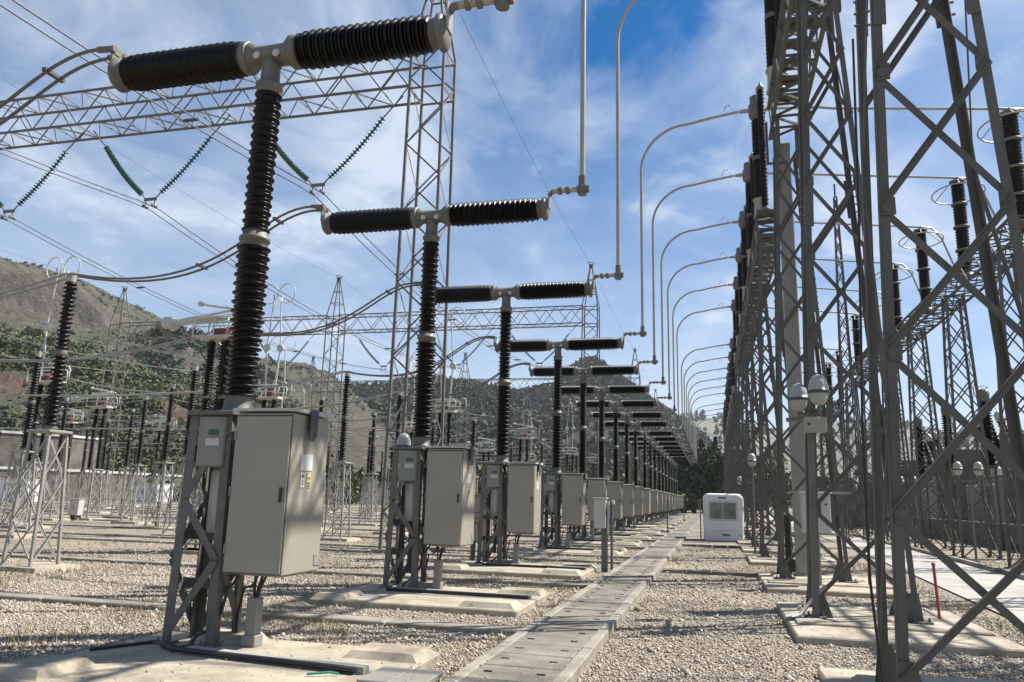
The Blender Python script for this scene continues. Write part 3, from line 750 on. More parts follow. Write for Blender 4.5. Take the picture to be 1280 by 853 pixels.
# breather arresters standing near the slim supports
def make_arrester():
    t = thing('surge_arrester', '', 'surge arrester', group='dark ribbed arresters at right beyond the road')
    MB().bar((-.2, 0, GZ), (-.2, 0, 3.6), .09, .09).bar((.2, 0, GZ), (.2, 0, 3.6), .09, .09).cbox((0, 0, 3.6), (.6, .4, .08), .01).build('stand', 'steel_tower', t)
    MB().lathe([(r, z + 3.64) for r, z in sheds(2.9, .17, .31, .12)], seg=16).build('porcelain', 'porcelain', t)
    MB().lathe([(0, 6.5), (.2, 6.5), (.24, 6.58), (.26, 6.9), (.2, 7.08), (.06, 7.14), (0, 7.15)], seg=14).build('head', 'alu_cast', t)
    MB().ring((0, 0, 7.2), .2, .02, (0, .2, 1), 16, 5).build('top_loop', 'alu', t)
    return t
ar = make_arrester()
for i, y in enumerate([27.2, 33., 39., 45., 51., 57., 64.6, 70.5]):
    lab = f'dark ribbed surge arrester with pale rounded head, {ORD[i]} of those behind the slim supports'
    loc = (12.2, y + .6, 0)
    if i == 0: ar.location = loc; ar['label'] = lab
    else: dup(ar, loc, lab)

# ------------------------------------------------------------------ portals with V strings on the left
def make_ptower():
    t = thing('portal_tower', '', 'lattice tower', group='towers of the bus portals')
    lg = []
    for sx, sy in ((-1, -1), (1, -1), (1, 1), (-1, 1)):
        p, q = V((sx * .70, sy * .66, GZ)), V((sx * .60, sy * .58, 17.15)); lg.append((p, q))
        MB().bar(p, q, .085, .085).cbox((p.x, p.y, GZ + .05), (.4, .4, .12), .02).build('leg', 'steel', t)
    for k in range(4):
        m = MB(); A, B = lg[k], lg[(k + 1) % 4]; n = 14
        for i in range(n):
            a, b = (A, B) if (i + k) % 2 else (B, A)
            m.bar(a[0].lerp(a[1], i / n), b[0].lerp(b[1], (i + 1) / n), .055, .012)
        for z in (15.62, 17.05):
            m.bar(A[0].lerp(A[1], z / 17.25), B[0].lerp(B[1], z / 17.25), .07, .03)
        m.build('bracing', 'steel', t)
    m = MB()
    for p, q in lg: m.bar(q, V((q.x * .12, q.y * .12, 20.45)), .07, .07)
    for z, f in ((18.2, .70), (19.3, .38)):
        c = [V((q.x * f, q.y * f, z)) for p, q in lg]
        for k in range(4): m.bar(c[k], c[(k + 1) % 4], .05, .05)
    m.build('peak', 'steel', t)
    MB().cbox((0, 0, 20.5), (.3, .3, .28), .03).ring((0, 0, 20.75), .28, .03, (0, 0, 1), 12, 5).build('peak_cap', 'dark', t)
    return t
pt_ = make_ptower()
PY = [23.3, 60.4, 97.5, 134.6]
PX = [-9.25, -32.0, -54.8]
first = True
pdist = ['nearest', 'second', 'third', 'farthest']; pcol = ['right-hand', 'middle', 'left-hand']
for j, y in enumerate(PY):
    for k, x in enumerate(PX):
        if j == 0 and k == 2: continue
        lab = f'grey lattice tower with pointed peak, {pcol[k]} support of the {pdist[j]} bus portal'
        if first: pt_.location = (x, y, 0); pt_['label'] = lab; first = False
        else: dup(pt_, (x, y, 0), lab)
for j, y in enumerate(PY):
    for k in range(2):
        x0, x1 = PX[k + 1], PX[k]
        t = thing('portal_beam', f'horizontal lattice beam of the {pdist[j]} bus portal, ' + ('right' if k == 0 else 'left') + ' span', 'lattice beam', group='beams of the bus portals')
        c, br = MB(), MB()
        box_beam(c, br, (x0 + .62, y, 15.62), (x1 - .62, y, 15.62), 1.2, 1.42, 20, .075, .045)
        c.build('chord', 'steel', t); br.build('bracing', 'steel', t)
BUSX = [-13.45, -20.5, -27.2, -37.0, -43.7, -50.4]
def make_vstring():
    t = thing('insulator_string', '', 'insulator string', group='V strings of green glass under the bus portals')
    for s in (-1, 1):
        top, bot = V((s * 3.1, 0, 15.62)), V((s * .22, 0, 12.5)); d = bot - top; L = d.length; d.normalize()
        MB().tube([top, top + d * 1.05], .025, 6).build('hanger_rod', 'steel', t)
        m = MB(); n = 22; st = 1.05; ln = L - st - .28
        p0, p1 = top + d * st, top + d * (st + ln)
        cv = [p0.lerp(p1, k / n) - V((0, 0, .13 * 4 * (k / n) * (1 - k / n))) for k in range(n + 1)]
        pr = []
        for k in range(n):
            dd = (cv[k + 1] - cv[k]); p = dd.length; dd.normalize()
            m.lathe([(.02, 0), (.045, .1 * p), (.118, .34 * p), (.112, .42 * p), (.038, .6 * p), (.022, 1.02 * p)], cv[k], dd, 12)
        m.build('glass_string', 'glass_green', t)
        MB().tube([top + d * (L - .3), bot], .025, 6).build('link', 'steel', t)
    MB().cbox((0, 0, 12.48), (.56, .06, .12), .01).build('yoke_plate', 'steel', t)
    m = MB()
    for s in (-1, 1): m.bar((s * .2, 0, 12.45), (s * .2, 0, 12.2), .03, .03).cyl((s * .2, -.14, 12.2), (s * .2, .14, 12.2), .045, 8)
    m.build('suspension_clamp', 'steel', t)
    return t
vs_ = make_vstring(); first = True
bname = ['right-hand', 'middle', 'third', 'fourth', 'fifth', 'left-hand']
for j, y in enumerate(PY):
    for k, x in enumerate(BUSX):
        if j == 0 and k > 3: continue
        lab = f'V shaped pair of green glass insulator strings, {bname[k]} of the {pdist[j]} bus portal'
        if first: vs_.location = (x, y, 0); vs_['label'] = lab; first = False
        else: dup(vs_, (x, y, 0), lab)
def bus_z(y):
    span = [-13.8] + PY
    for a, b in zip(span[:-1], span[1:]):
        if a <= y <= b:
            f = (y - a) / (b - a); return 12.2 - 1.2 * 4 * f * (1 - f)
    return 12.2
for k, x in enumerate(BUSX):
    t = thing('bus_conductor', f'twin overhead bus conductor running along the yard under the {bname[k]} V strings', 'cable', group='overhead twin bus conductors')
    ys = np.linspace(-13.8, 134.6, 120)
    for s in (-.2, .2):
        MB().tube([(x + s, float(y), bus_z(float(y))) for y in ys], .020, 6).build('wire', 'cable', t)
    for y in (9, 16.4, 31, 38.5, 46, 53, 68, 76, 84):
        MB().bar((x - .24, y, bus_z(y)), (x + .24, y, bus_z(y)), .07, .06).build('spacer', 'dark', t)
# shield wires between peaks
for k, x in enumerate(PX):
    m = MB(); sp = [-13.8] + PY
    for a, b in zip(sp[:-1], sp[1:]): m.tube(sag((x, a, 20.6), (x, b, 20.6), .5, 16), .011, 5)
    tag(m.build('shield_wire', 'cable'), ['thin shield wire strung between the right-hand portal peaks', 'thin shield wire strung between the middle portal peaks', 'thin shield wire strung between the left-hand portal peaks'][k], 'wire', 'shield wires over the yard')

# ------------------------------------------------------------------ left yard: current transformer posts, pantograph disconnectors
def stand(t, H, b=.36, tp=.24, mat='steel_light', n=3):
    lg = []
    for sx, sy in ((-1, -1), (1, -1), (1, 1), (-1, 1)):
        p, q = V((sx * b, sy * b, -.02)), V((sx * tp, sy * tp, H)); lg.append((p, q))
        MB().bar(p, q, .055, .055).build('leg', mat, t)
    fr = [.02 + .96 * i / n for i in range(n + 1)]
    for k in range(4):
        m = MB(); lattice_x(m, *lg[k], *lg[(k + 1) % 4], fr, .036, .008, .012); m.build('bracing', mat, t)
    MB().cbox((0, 0, H + .03), (tp * 2 + .16, tp * 2 + .16, .06), .01).build('head_plate', mat, t)
def make_ct():
    t = thing('current_transformer', '', 'insulator post', group='slender insulator posts of the left yard')
    stand(t, 2.8)
    MB().lathe([(0, 2.86), (.15, 2.86), (.13, 2.98), (0, 2.98)], seg=14).build('foot', 'steel', t)
    MB().lathe([(r, z + 2.95) for r, z in sheds(1.6, .085, .165, .095)], seg=16).build('lower_porcelain', 'porcelain_red', t)
    MB().lathe([(0, 4.52), (.12, 4.52), (.13, 4.56), (.13, 4.64), (.11, 4.68), (0, 4.68)], seg=14).build('joint_flange', 'steel', t)
    MB().lathe([(r, z + 4.66) for r, z in sheds(1.6, .08, .15, .095)], seg=16).build('upper_porcelain', 'porcelain_red', t)
    MB().cyl((0, 0, 6.25), (0, 0, 6.42), .11, 10).bar((-.2, -.12, 6.42), (.2, -.12, 6.42), .04, .05).bar((-.2, .12, 6.42), (.2, .12, 6.42), .04, .05).build('terminal', 'alu', t)
    return t
ct = make_ct()
def make_panto(closed):
    t = thing('pantograph_disconnector', '', 'disconnector', group='pantograph disconnectors under the bus')
    stand(t, 2.6, .42, .30)
    for x in (-.27, .27):
        for z0 in (2.66, 4.36):
            MB().lathe([(r, z + z0) for r, z in sheds(1.66, .085, .14, .08)], (x, 0, 0), seg=14).build('porcelain', 'porcelain', t)
        MB().lathe([(0, 4.28), (.13, 4.28), (.13, 4.38), (0, 4.38)], (x, 0, 0), seg=12).build('joint_flange', 'alu_cast', t)
    pf = MB().cbox((0, 0, 6.1), (1.15, .6, .1), .02).build('platform', 'white_fit', t)
    m = MB()
    for y in (-.36, .36):
        m.tube([(-.7, y, 6.12), (-.7, y, 6.62), (-.62, y, 6.7), (.62, y, 6.7), (.7, y, 6.62), (.7, y, 6.12), (-.7, y, 6.12)], .026, 6)
        m.tube([(0, y, 6.12), (0, y, 6.7)], .022, 6)
        m.tube([(-.7, y, 6.4), (.7, y, 6.4)], .018, 6)
    for x in (-.7, .7): m.tube([(x, -.36, 6.14), (x, .36, 6.14)], .026, 6)
    m.build('guard_rail', 'white_fit', pf)
    MB().cbox((0, 0, 6.3), (.44, .3, .2), .03).build('drive_box', 'red', pf)
    MB().tube([(.75, 0, 6.15), (1.05, 0, 6.15), (1.16, 0, 6.25), (1.16, 0, 6.7), (1.08, 0, 6.8), (.95, 0, 6.8)], .03, 6).build('side_loop', 'white_fit', pf)
    if closed:
        for s in (-1, 1):
            a = MB().tube([(s * .16, .12 * s, 6.35), (s * .30, .12 * s, 8.55)], .045, 8).build('lower_arm', 'white_fit', t)
            MB().lathe([(0, -.06), (.17, -.06), (.2, 0), (.17, .06), (0, .06)], (s * .30, .12 * s, 8.6), (0, 1, 0), 14).build('elbow_disc', 'white_fit', a)
            u = MB().tube([(s * .30, .12 * s, 8.6), (s * .12, .12 * s, 11.0)], .035, 8).build('upper_arm', 'white_fit', t)
            MB().tube([(s * .12, .12 * s, 11.0), (s * .05, .3 * s, 11.25)], .03, 6).build('contact', 'alu', u)
            MB().ring((s * .48, 0, 11.35), .50, .024, (.15, 1, 0), 28, 6).build('ring', 'white_fit', t)
    else:
        for s in (-1, 1):
            a = MB().tube([(.1, .16 * s, 6.75), (-1.75, .16 * s, 6.62)], .05, 8).build('lower_arm', 'white_fit', t)
            MB().lathe([(0, -.06), (.17, -.06), (.21, 0), (.17, .06), (0, .06)], (-1.8, .16 * s, 6.62), (0, 1, 0), 14).build('elbow_disc', 'white_fit', a)
            MB().tube([(-1.8, .16 * s, 6.62), (.7, .16 * s, 6.95)], .038, 8).build('upper_arm', 'white_fit', t)
        MB().tube([(.7, 0, 6.95), (-.5, 0, 7.15), (-.75, 0, 7.2)], .04, 8).lathe([(0, -.08), (.08, -.05), (.08, .05), (0, .08)], (-.8, 0, 7.2), (1, 0, 0), 10).build('contact', 'white_fit', t)
    return t
# pedestal blocks under each stand
ped = MB(); frustum(ped, -.75, .75, -.62, .62, GZ - .02, 0, .04); pedm = ped.mesh('stand_pad', 'pad')
def pedestal(x, y, lab):
    o = link('concrete_pad', pedm); o.location = (x, y, 0); tag(o, lab, 'foundation', 'small foundations in the left yard')
ctspots = []
for i in range(1, 15): ctspots.append((-14.15 if i != 3 else -14.0, BY[i] + (.25 if i < 3 else .7), f'slender brown insulator post on lattice stand wired to the {ORD[i]} breaker'))
ctspots += [(-23.6, 22.3, 'slender insulator post on lattice stand left of the post wired to the second breaker'), (-19.6, 25.8, 'slender insulator post on lattice stand just left of the nearest breaker frame'),
            (-28.8, 34.2, 'slender insulator post standing in the middle of the left yard'), (-19., 35.0, 'slender insulator post seen just right of the nearest cabinet'), (-19.3, 42.0, 'slender insulator post left of the second breaker frame'),
            (-20.8, 50.4, 'small slender insulator post farther back left of the second breaker')]
for k_, (x, y, w) in enumerate([(-24.2, 30.4, 'left of the folded disconnector line'), (-30.6, 29.0, 'near the left picture edge behind the double post'), (-24.5, 38.2, 'between the second and third bus'), (-30.8, 41.2, 'behind the pale cabinet'),
        (-24.0, 44.6, 'beside a low tube'), (-17.2, 46.4, 'left of the third breaker'), (-24.6, 53.0, 'farther back in the second gap'), (-17.5, 55.6, 'left of the fourth breaker'), (-30.5, 53.5, 'in the middle distance at left'),
        (-17.1, 66.0, 'left of the fifth breaker'), (-24.2, 62.8, 'in front of the second portal'), (-30.7, 67.2, 'just behind the second portal'), (-17.4, 78.2, 'well behind the second portal'), (-24.3, 75.8, 'between two far disconnectors'),
        (-30.9, 80.5, 'far back near the third portal'), (-38.2, 57.0, 'far left in front of the second portal'), (-45.3, 62.0, 'far left by the wall'), (-38.6, 75.5, 'far left behind the second portal'), (-52., 58., 'leftmost near the low wall'), (-56., 66., 'outermost near the low wall')]):
    ctspots.append((x, y, 'slender brown post ' + w))
for i in range(3, 13):
    for x, w in ((-34.3, 'third line'), (-41.5, 'fourth line'), (-48.5, 'fifth line')):
        if (i + int(-x)) % 4 == 0: continue
        ctspots.append((x + random.uniform(-.4, .4), BY[i] + random.uniform(-1, 1) + 1.2, f'slender post in the {w} left of the breakers, level with the {ORD[i]} breaker'))
first = True
for x, y, lab in ctspots:
    if first: ct.location = (x, y, 0); ct['label'] = lab; first = False
    else: dup(ct, (x, y, 0), lab)
    pedestal(x, y, 'small concrete pad under the ' + ' '.join(lab.replace(' on lattice stand', '').split()[:11]))
pc, po = make_panto(True), make_panto(False)
pspots = [(1, -20.8, 13.7, 0), (2, -14.15, 19.6, 0), (3, -28.15, 27.2, 1), (4, -20.75, 33.0, 1), (5, -13.8, 38.9, 1), (4, -33.4, 36.2, 0), (7, -40.6, 50.4, 0), (6, -27.5, 44.8, 1), (7, -20.7, 50.8, 1),
          (8, -13.75, 56.8, 0), (9, -27.5, 64.6, 0), (10, -20.7, 70.5, 0), (11, -13.75, 76.4, 1), (9, -37.2, 64.6, 1), (10, -43.9, 70.5, 0), (12, -27.5, 82.3, 0), (13, -20.7, 88.2, 1), (14, -13.75, 94.1, 0), (6, -44., 44.9, 0), (11, -50.6, 76.4, 0)]
u1 = u0 = True
for i, x, y, c in pspots:
    bus = min(range(6), key=lambda k: abs(BUSX[k] - x))
    lab = ('raised' if c else 'folded') + f' white pantograph disconnector under the {bname[bus]} bus, level with {ORD[i]} breaker'
    src = pc if c else po
    if c and u1: src.location = (x, y, 0); src['label'] = lab; u1 = False
    elif not c and u0: src.location = (x, y, 0); src['label'] = lab; u0 = False
    else: dup(src, (x, y, 0), lab)
    pedestal(x, y, ('small pad under the raised' if c else 'small pad under the folded') + f' disconnector of the {bname[bus]} bus near place {ORD[i]}')

# droppers from breakers to posts and on to the left
for i, y in enumerate(BY[:15]):
    t = thing('jumper_cable', f'pair of sagging cables from the left end of the {ORD[i]} breaker to its insulator post', 'cable', group='cable pairs left of the breakers')
    yy = BY[i] + (.25 if i < 3 else .7)
    for dy in (-.11, .11):
        a = V((BX - 2.6, y + .1 + dy, 7.54)); b = V((-14.1, yy + dy, 6.43))
        MB().tube(bez(a, a + V((-1.5, 0, .06)), b + V((4.2, 0, -.85)), b), .026, 6).build('wire', 'cable', t)
    for f in (.22, .62):
        a = V((BX - 2.6, y + .1, 7.54)); b = V((-14.1, yy, 6.43)); q = bez(a, a + V((-1.5, 0, .06)), b + V((4.2, 0, -.85)), b, 50)[int(f * 50)]
        MB().bar(q + V((0, -.17, 0)), q + V((0, .17, 0)), .05, .07).build('spacer', 'dark', t)
    t = thing('jumper_cable', f'pair of sagging cables running left from the insulator post of the {ORD[i]} breaker', 'cable', group='cable pairs running left across the yard')
    for dy in (-.11, .11):
        MB().tube(sag((-14.2, yy + dy, 6.43), (-27.3, yy + dy, 6.3), .75, 20), .026, 6).build('wire', 'cable_light', t)
for i in range(3, 10):
    y = BY[i]
    for k, (x0, x1, z0, z1, dy, sg) in enumerate(((-27.3, -48.6, 6.3, 6.4, .9, .7), (-20., -41, 6.4, 6.5, 2.6, .9))):
        tag(MB().tube(sag((x0, y + dy, z0), (x1, y + dy + .3, z1), sg, 18), .02, 6).build('cross_conductor', 'cable_light'),
            f'single bare conductor sagging across the left yard, {"front" if k == 0 else "rear"} one level with the {ORD[i]} breaker', 'cable', 'single conductors crossing the left yard')
for i in (2, 4, 6, 7, 9):
    y = BY[i]
    tag(MB().tube([(-14.1, y + 2.2, 4.9), (-20, y + 2.4, 4.75), (-27, y + 2.4, 4.85), (-34, y + 2.4, 4.8), (-48, y + 2.4, 4.9)], .035, 7).build('tube_conductor', 'alu'),
        f'rigid low tube across the left yard, level with the {ORD[i]} breaker', 'busbar', 'rigid low tubes in the left yard')

# marshalling cabinets
def small_cab(x, y, lab, w=.62, h=.85, z0=.25, mat='cab_pale'):
    t = thing('marshalling_cabinet', lab, 'cabinet', (x, y, GZ))
    MB().cbox((0, 0, z0 + h / 2), (w, .45, h), .02).build('body', mat, t)
    MB().cbox((0, -.235, z0 + h / 2), (w - .08, .015, h - .08), .004).build('door', 'white_fit' if mat == 'cab_pale' else mat, t)
    MB().cbox((0, 0, z0 + h + .015), (w + .06, .5, .03), .006).build('roof', mat, t)
    MB().box((-w * .3, 0, z0 / 2), (.06, .3, z0)).build('foot', 'steel', t); MB().box((w * .3, 0, z0 / 2), (.06, .3, z0)).build('foot', 'steel', t)
    m = MB()
    for z in (.62, .5, .4): m.box((0, -.245, z0 + h * z), (.2, .008, .02))
    m.build('label_print', 'dark', t)
small_cab(-33.5, 35.5, 'pale metal cabinet on the ground in the left yard beyond the insulator posts')
small_cab(-6.35, 21.2, 'beige cabinet standing between the second and third breakers', .6, 1.25, .55, 'cab')
# narrow bracketed box by the walkway
t = thing('junction_post', 'pale box fixed to a steel channel post beside the walkway', 'junction post', (-2.62, 19.9, GZ))
m = MB().bar((-.06, 0, 0), (-.06, 0, 1.72), .012, .16, (0, 1, 0)).bar((-.01, .07, 0), (-.01, .07, 1.72), .10, .012, (0, 1, 0)).bar((.12, .02, 0), (.12, .02, 1.72), .08, .06, (0, 1, 0))
m.build('channel_post', 'steel', t)
b = MB().cbox((-.16, -.02, 1.42), (.30, .26, .72), .012).build('box', 'cab_pale', t)
MB().cbox((-.16, -.02, 1.80), (.36, .32, .03), .006).build('box_lid', 'cab_pale', b)
MB().cyl((.04, -.05, .9), (.04, -.05, 1.72), .03, 8).build('pipe', 'cab_pale', t)
MB().cbox((.16, 0, 1.70), (.06, .12, .10), .01).build('bracket', 'white_fit', t)
for i, (x, y, h) in enumerate([(-2.58, 46., 1.75), (-2.6, 72., 1.7)]):
    tag(MB().bar((x, y, GZ), (x, y, h), .09, .07).cbox((x, y, h), (.13, .13, .03), .004).build('marker_post', 'steel'), ['thin grey post beside the walkway, nearer one', 'thin grey post beside the walkway, far one'][i], 'post', 'thin posts by the walkway')
for i, (x, y) in enumerate([(3.3, 13.6), (3.15, 18.4)]):
    tag(MB().cyl((x, y, GZ), (x + (.03 if i else -.03), y, .78), .022, 8).lathe([(0, .78), (.028, .78), (.028, .82), (0, .83)], (x + (.03 if i else -.03), y, 0), seg=8).build('marker_post', 'redpost'),
        ['red marker rod between the road and the second tower pad', 'red marker rod behind the second tower beside the road'][i], 'post', 'red marker rods')

# grey cabinet on the third tower, black duct
t = thing('tower_cabinet', 'pale grey cabinet mounted on the legs of the third gantry tower', 'cabinet', (2.12, 18.05, 0))
MB().cbox((0, 0, 1.49), (.58, .3, .82), .012).build('body', 'cab_pale', t)
MB().cbox((0, -.155, 1.49), (.54, .012, .77), .004).build('door', 'cab_pale', t)
MB().cbox((0, 0, 1.915), (.64, .36, .03), .006).build('roof', 'cab_pale', t)
m = MB()
for z in (1.68, 1.26): m.cyl((.2, -.16, z), (.2, -.175, z), .022, 8)
m.build('lock', 'black', t)
m = MB()
for z in (1.05, 1.93): m.bar((-.5, .2, z), (.75, .2, z), .05, .05)
m.build('mounting_rail', 'steel_light', t)
MB().box((0, 0, .54), (.1, .1, 1.05)).build('leg', 'steel_light', t)
t = thing('cable_guard', 'black upright cable guard standing by the third gantry tower', 'cable guard', (1.78, 20.9, 0))
MB().cbox((0, 0, .72), (.16, .16, 1.42), .03).build('shaft', 'black', t); MB().cbox((.03, 0, .18), (.28, .24, .38), .04).build('boot', 'black', t)
tag(MB().tube([(1.56, 7.98, 6.5), (1.50, 7.97, 4.6), (1.40, 7.95, 2.5), (1.37, 7.93, 1.), (1.41, 7.85, .0)], .013, 7).build('hanging_cable', 'black'), 'black cable hanging down the left leg of the nearest tower', 'cable')
tag(MB().tube([(1.6, 12.95, .45), (1.42, 12.9, .28), (1.2, 12.7, .05), (1.0, 12.5, .01)], .03, 7).build('ground_strap', 'cable_light'), 'pale earthing strap curving from the foot of the second tower', 'cable')

# lamps
def lamp_heads(t, pts, k=.92):
    for (x, y, z) in pts:
        h = MB().lathe([(r * k, q * k) for r, q in [(.03, -.10), (.12, -.10), (.165, -.06), (.17, 0), (.165, .0), (.16, .09), (.135, .19), (.085, .265), (.0, .30)]], (x, y, z), seg=18).build('lamp_head', 'lamp_white', t)
        MB().lathe([(r * k, q * k) for r, q in [(0, -.22), (.07, -.22), (.13, -.16), (.155, -.06), (.15, -.055), (0, -.055)]], (x, y, z), seg=18).build('lamp_glass', 'lamp_glass', h)
        MB().lathe([(r * k, q * k) for r, q in [(.178, -.035), (.182, -.02), (.182, .01), (.178, .02)]], (x, y, z), seg=18).build('lamp_rim', 'dark', h)
        MB().cyl((x, y, z - .36), (x, y, z - .22), .035, 8).build('lamp_stem', 'steel', h)
t = thing('floodlight_post', 'grey post with two white domed lamps and a cream box beside the second tower', 'lamp post', (1.42, 12.7, 0))
MB().bar((0, 0, 0), (.07, 0, 2.98), .09, .09).cbox((0, 0, .02), (.2, .2, .03), .005).build('pole', 'steel', t)
MB().bar((-.25, .3, 2.98), (.2, -.06, 3.02), .06, .05).build('cross_arm', 'steel', t)
MB().bar((.05, .0, 3.02), (.04, 1.1, 3.06), .05, .05).build('cross_arm', 'steel', t)
lamp_heads(t, [(.2, -.06, 3.38), (.03, 1.1, 3.42)])
b = MB().cbox((.12, -.12, 2.86), (.32, .14, .24), .012).build('switch_box', 'yellow', t); b.data.materials[0] = M['cab']
MB().cyl((.02, -.19, 2.87), (.02, -.2, 2.87), .02, 8).build('lock', 'black', b)
MB().tube([(.28, -.12, 2.8), (.4, -.1, 2.95), (.5, 0, 3.1)], .015, 6).build('cable', 'dark', b)
def lamp_post(x, y, hz, lab, two=True):
    t = thing('lamp_post', lab, 'lamp post', (x, y, 0), group='lamp posts with white domes')
    MB().cyl((0, 0, GZ), (0, 0, hz - .36), .04, 10).cbox((0, 0, GZ + .04), (.2, .2, .08), .01).build('pole', 'steel', t)
    if two:
        MB().bar((-.34, 0, hz - .38), (.34, 0, hz - .38), .05, .05).build('cross_arm', 'steel', t)
        lamp_heads(t, [(-.32, 0, hz), (.32, 0, hz)])
    else: lamp_heads(t, [(0, 0, hz)])
lamp_post(1.36, 28.9, 3.15, 'lamp post with white dome among the fourth gantry tower legs', False)
lamp_post(1.45, 45.6, 2.9, 'lamp post with white dome right behind the white booth', False)
lamp_post(8.55, 30.0, 3.0, 'twin domed lamp post at the kerb of the road, nearest of the right side')
lamp_post(9.9, 44.9, 3.0, 'twin domed lamp post beyond the kerb, second of the right side')
lamp_post(10.8, 68., 3.1, 'twin domed lamp post far along the right side')
lamp_post(-6.2, 15.0, 2.65, 'single white domed lamp on thin pole behind the second breaker', False)

# white guard booth
t = thing('guard_booth', 'white moulded booth with wide front window standing at the end of the walkway', 'booth', (.42, 39.3, GZ), .02)
def rprof(w0, w1, h, r):
    pts = [(-w0, 0), (w0, 0)]
    for k in range(6):
        a = pi / 2 * k / 5; pts.append((w1 - r + r * cos(a), h - r + r * sin(a)))
    for k in range(6):
        a = pi / 2 + pi / 2 * k / 5; pts.append((-w1 + r + r * cos(a), h - r + r * sin(a)))
    return pts
prof = rprof(.90, .93, 2.2, .28); nn = len(prof)
vs = [];
for y, s, dz in ((-.86, .93, -.03), (-.92, .86, -.09), (.86, .93, -.03)): pass
rings = [(-.95, .90, .06), (-.90, .965, .02), (-.80, 1., 0), (.80, 1., 0), (.90, .965, .02), (.95, .90, .06)]
for y, s, dz in rings: vs += [(x * s, y, max(.0, z * (1 - dz * .5)) if z > .01 else 0) for x, z in prof]
fs = [(a * nn + k, a * nn + (k + 1) % nn, (a + 1) * nn + (k + 1) % nn, (a + 1) * nn + k) for a in range(len(rings) - 1) for k in range(nn)]
fs += [tuple(range(nn - 1, -1, -1)), tuple(range((len(rings) - 1) * nn, len(rings) * nn))]
MB().add(vs, fs).build('shell', 'white_paint', t)
w = MB()
for (c, d) in (((-.03, -.965, 1.81), (1.30, .05, .09)), ((-.03, -.965, .99), (1.30, .05, .09)), ((-.66, -.965, 1.4), (.08, .05, .74)), ((.60, -.965, 1.4), (.08, .05, .74))): w.cbox(c, d, .01)
w = w.build('window', 'white_fit', t)
MB().cbox((-.03, -.955, 1.4), (1.2, .02, .76), .003).build('pane', 'window', w)
MB().box((-.03, -.972, 1.4), (.035, .03, .76)).build('mullion', 'white_fit', w)
MB().cbox((-.05, -.958, 2.0), (.38, .02, .07), .004).build('name_plate', 'dark', t)
MB().cbox((0, -.97, .52), (1.2, .04, .035), .008).build('ledge', 'white_paint', t)
w = MB().cbox((.945, .05, 1.45), (.03, .95, .85), .008).build('window', 'white_fit', t)
for yy in (-.2, .28): MB().cbox((.965, yy, 1.45), (.012, .4, .72), .003).build('pane', 'window', w)
MB().cbox((-1.05, .6, .95), (.06, .5, 1.9), .01).build('open_door', 'steel_light', t)
MB().cbox((0, 0, .0), (1.9, 2.0, .06), .01).build('skid', 'dark', t)
m = MB()
for yy in (-.42, .5): m.tube([(x * 1.001, yy, z) for x, z in prof[1:]] + [(prof[0][0] * 1.001, yy, 0)], .008, 5)
m.build('panel_seam', 'cab_dark', t)
m = MB()
for k in range(5): m.box((.1 + .07 * k - .14, -.958, .30), (.05, .012, .10))
m.build('vent_slot', 'dark', t)
MB().tube([(.7, -.97, .35), (.8, -1.05, .15), (1.0, -1.1, .02), (1.6, -1.3, .02)], .018, 6).build('supply_cable', 'black', t)
m = MB()
for k in range(7): m.tube([(-.58 + .06 * k, -.93 + .015 * (k % 2), 1.06), (-.58 + .06 * k, -.93 + .015 * (k % 2), 1.76)], .028, 5)
m.build('curtain', 'conduit', t)

# slender far mast on the right, far fence
t = thing('lattice_mast', 'slender tapering lattice mast rising behind the second gantry tower', 'mast', (7.25, 45, GZ))
lg = []
for k in range(4):
    a = pi / 4 + pi / 2 * k; p, q = V((.62 * cos(a), .62 * sin(a), 0)), V((.1 * cos(a), .1 * sin(a), 19.2)); lg.append((p, q)); MB().bar(p, q, .07, .07).build('leg', 'steel_tower', t)
for k in range(4):
    m = MB(); lattice_x(m, *lg[k], *lg[(k + 1) % 4], [i / 22 for i in range(23)], .045, .01, .02); m.build('bracing', 'steel_tower', t)
MB().cyl((0, 0, 19.2), (0, 0, 20.0), .05, 8).build('tip', 'dark', t)
t = thing('yard_fence', 'low grey mesh fence across the far end of the walkway', 'fence')
m = MB()
for k in range(16): m.bar((-12 + k * 1.6, 131, GZ), (-12 + k * 1.6, 131, 2.1), .08, .08)
m.build('fence_post', 'steel_light', t)
m = MB()
for z in (.1, .7, 1.3, 1.95): m.bar((-12, 131, z), (12, 131, z), .04, .03)
for k in range(120): m.bar((-12 + k * .2, 131.03, .0), (-12 + k * .2, 131.03, 2.0), .014, .014)
m.build('fence_mesh', 'steel', t)

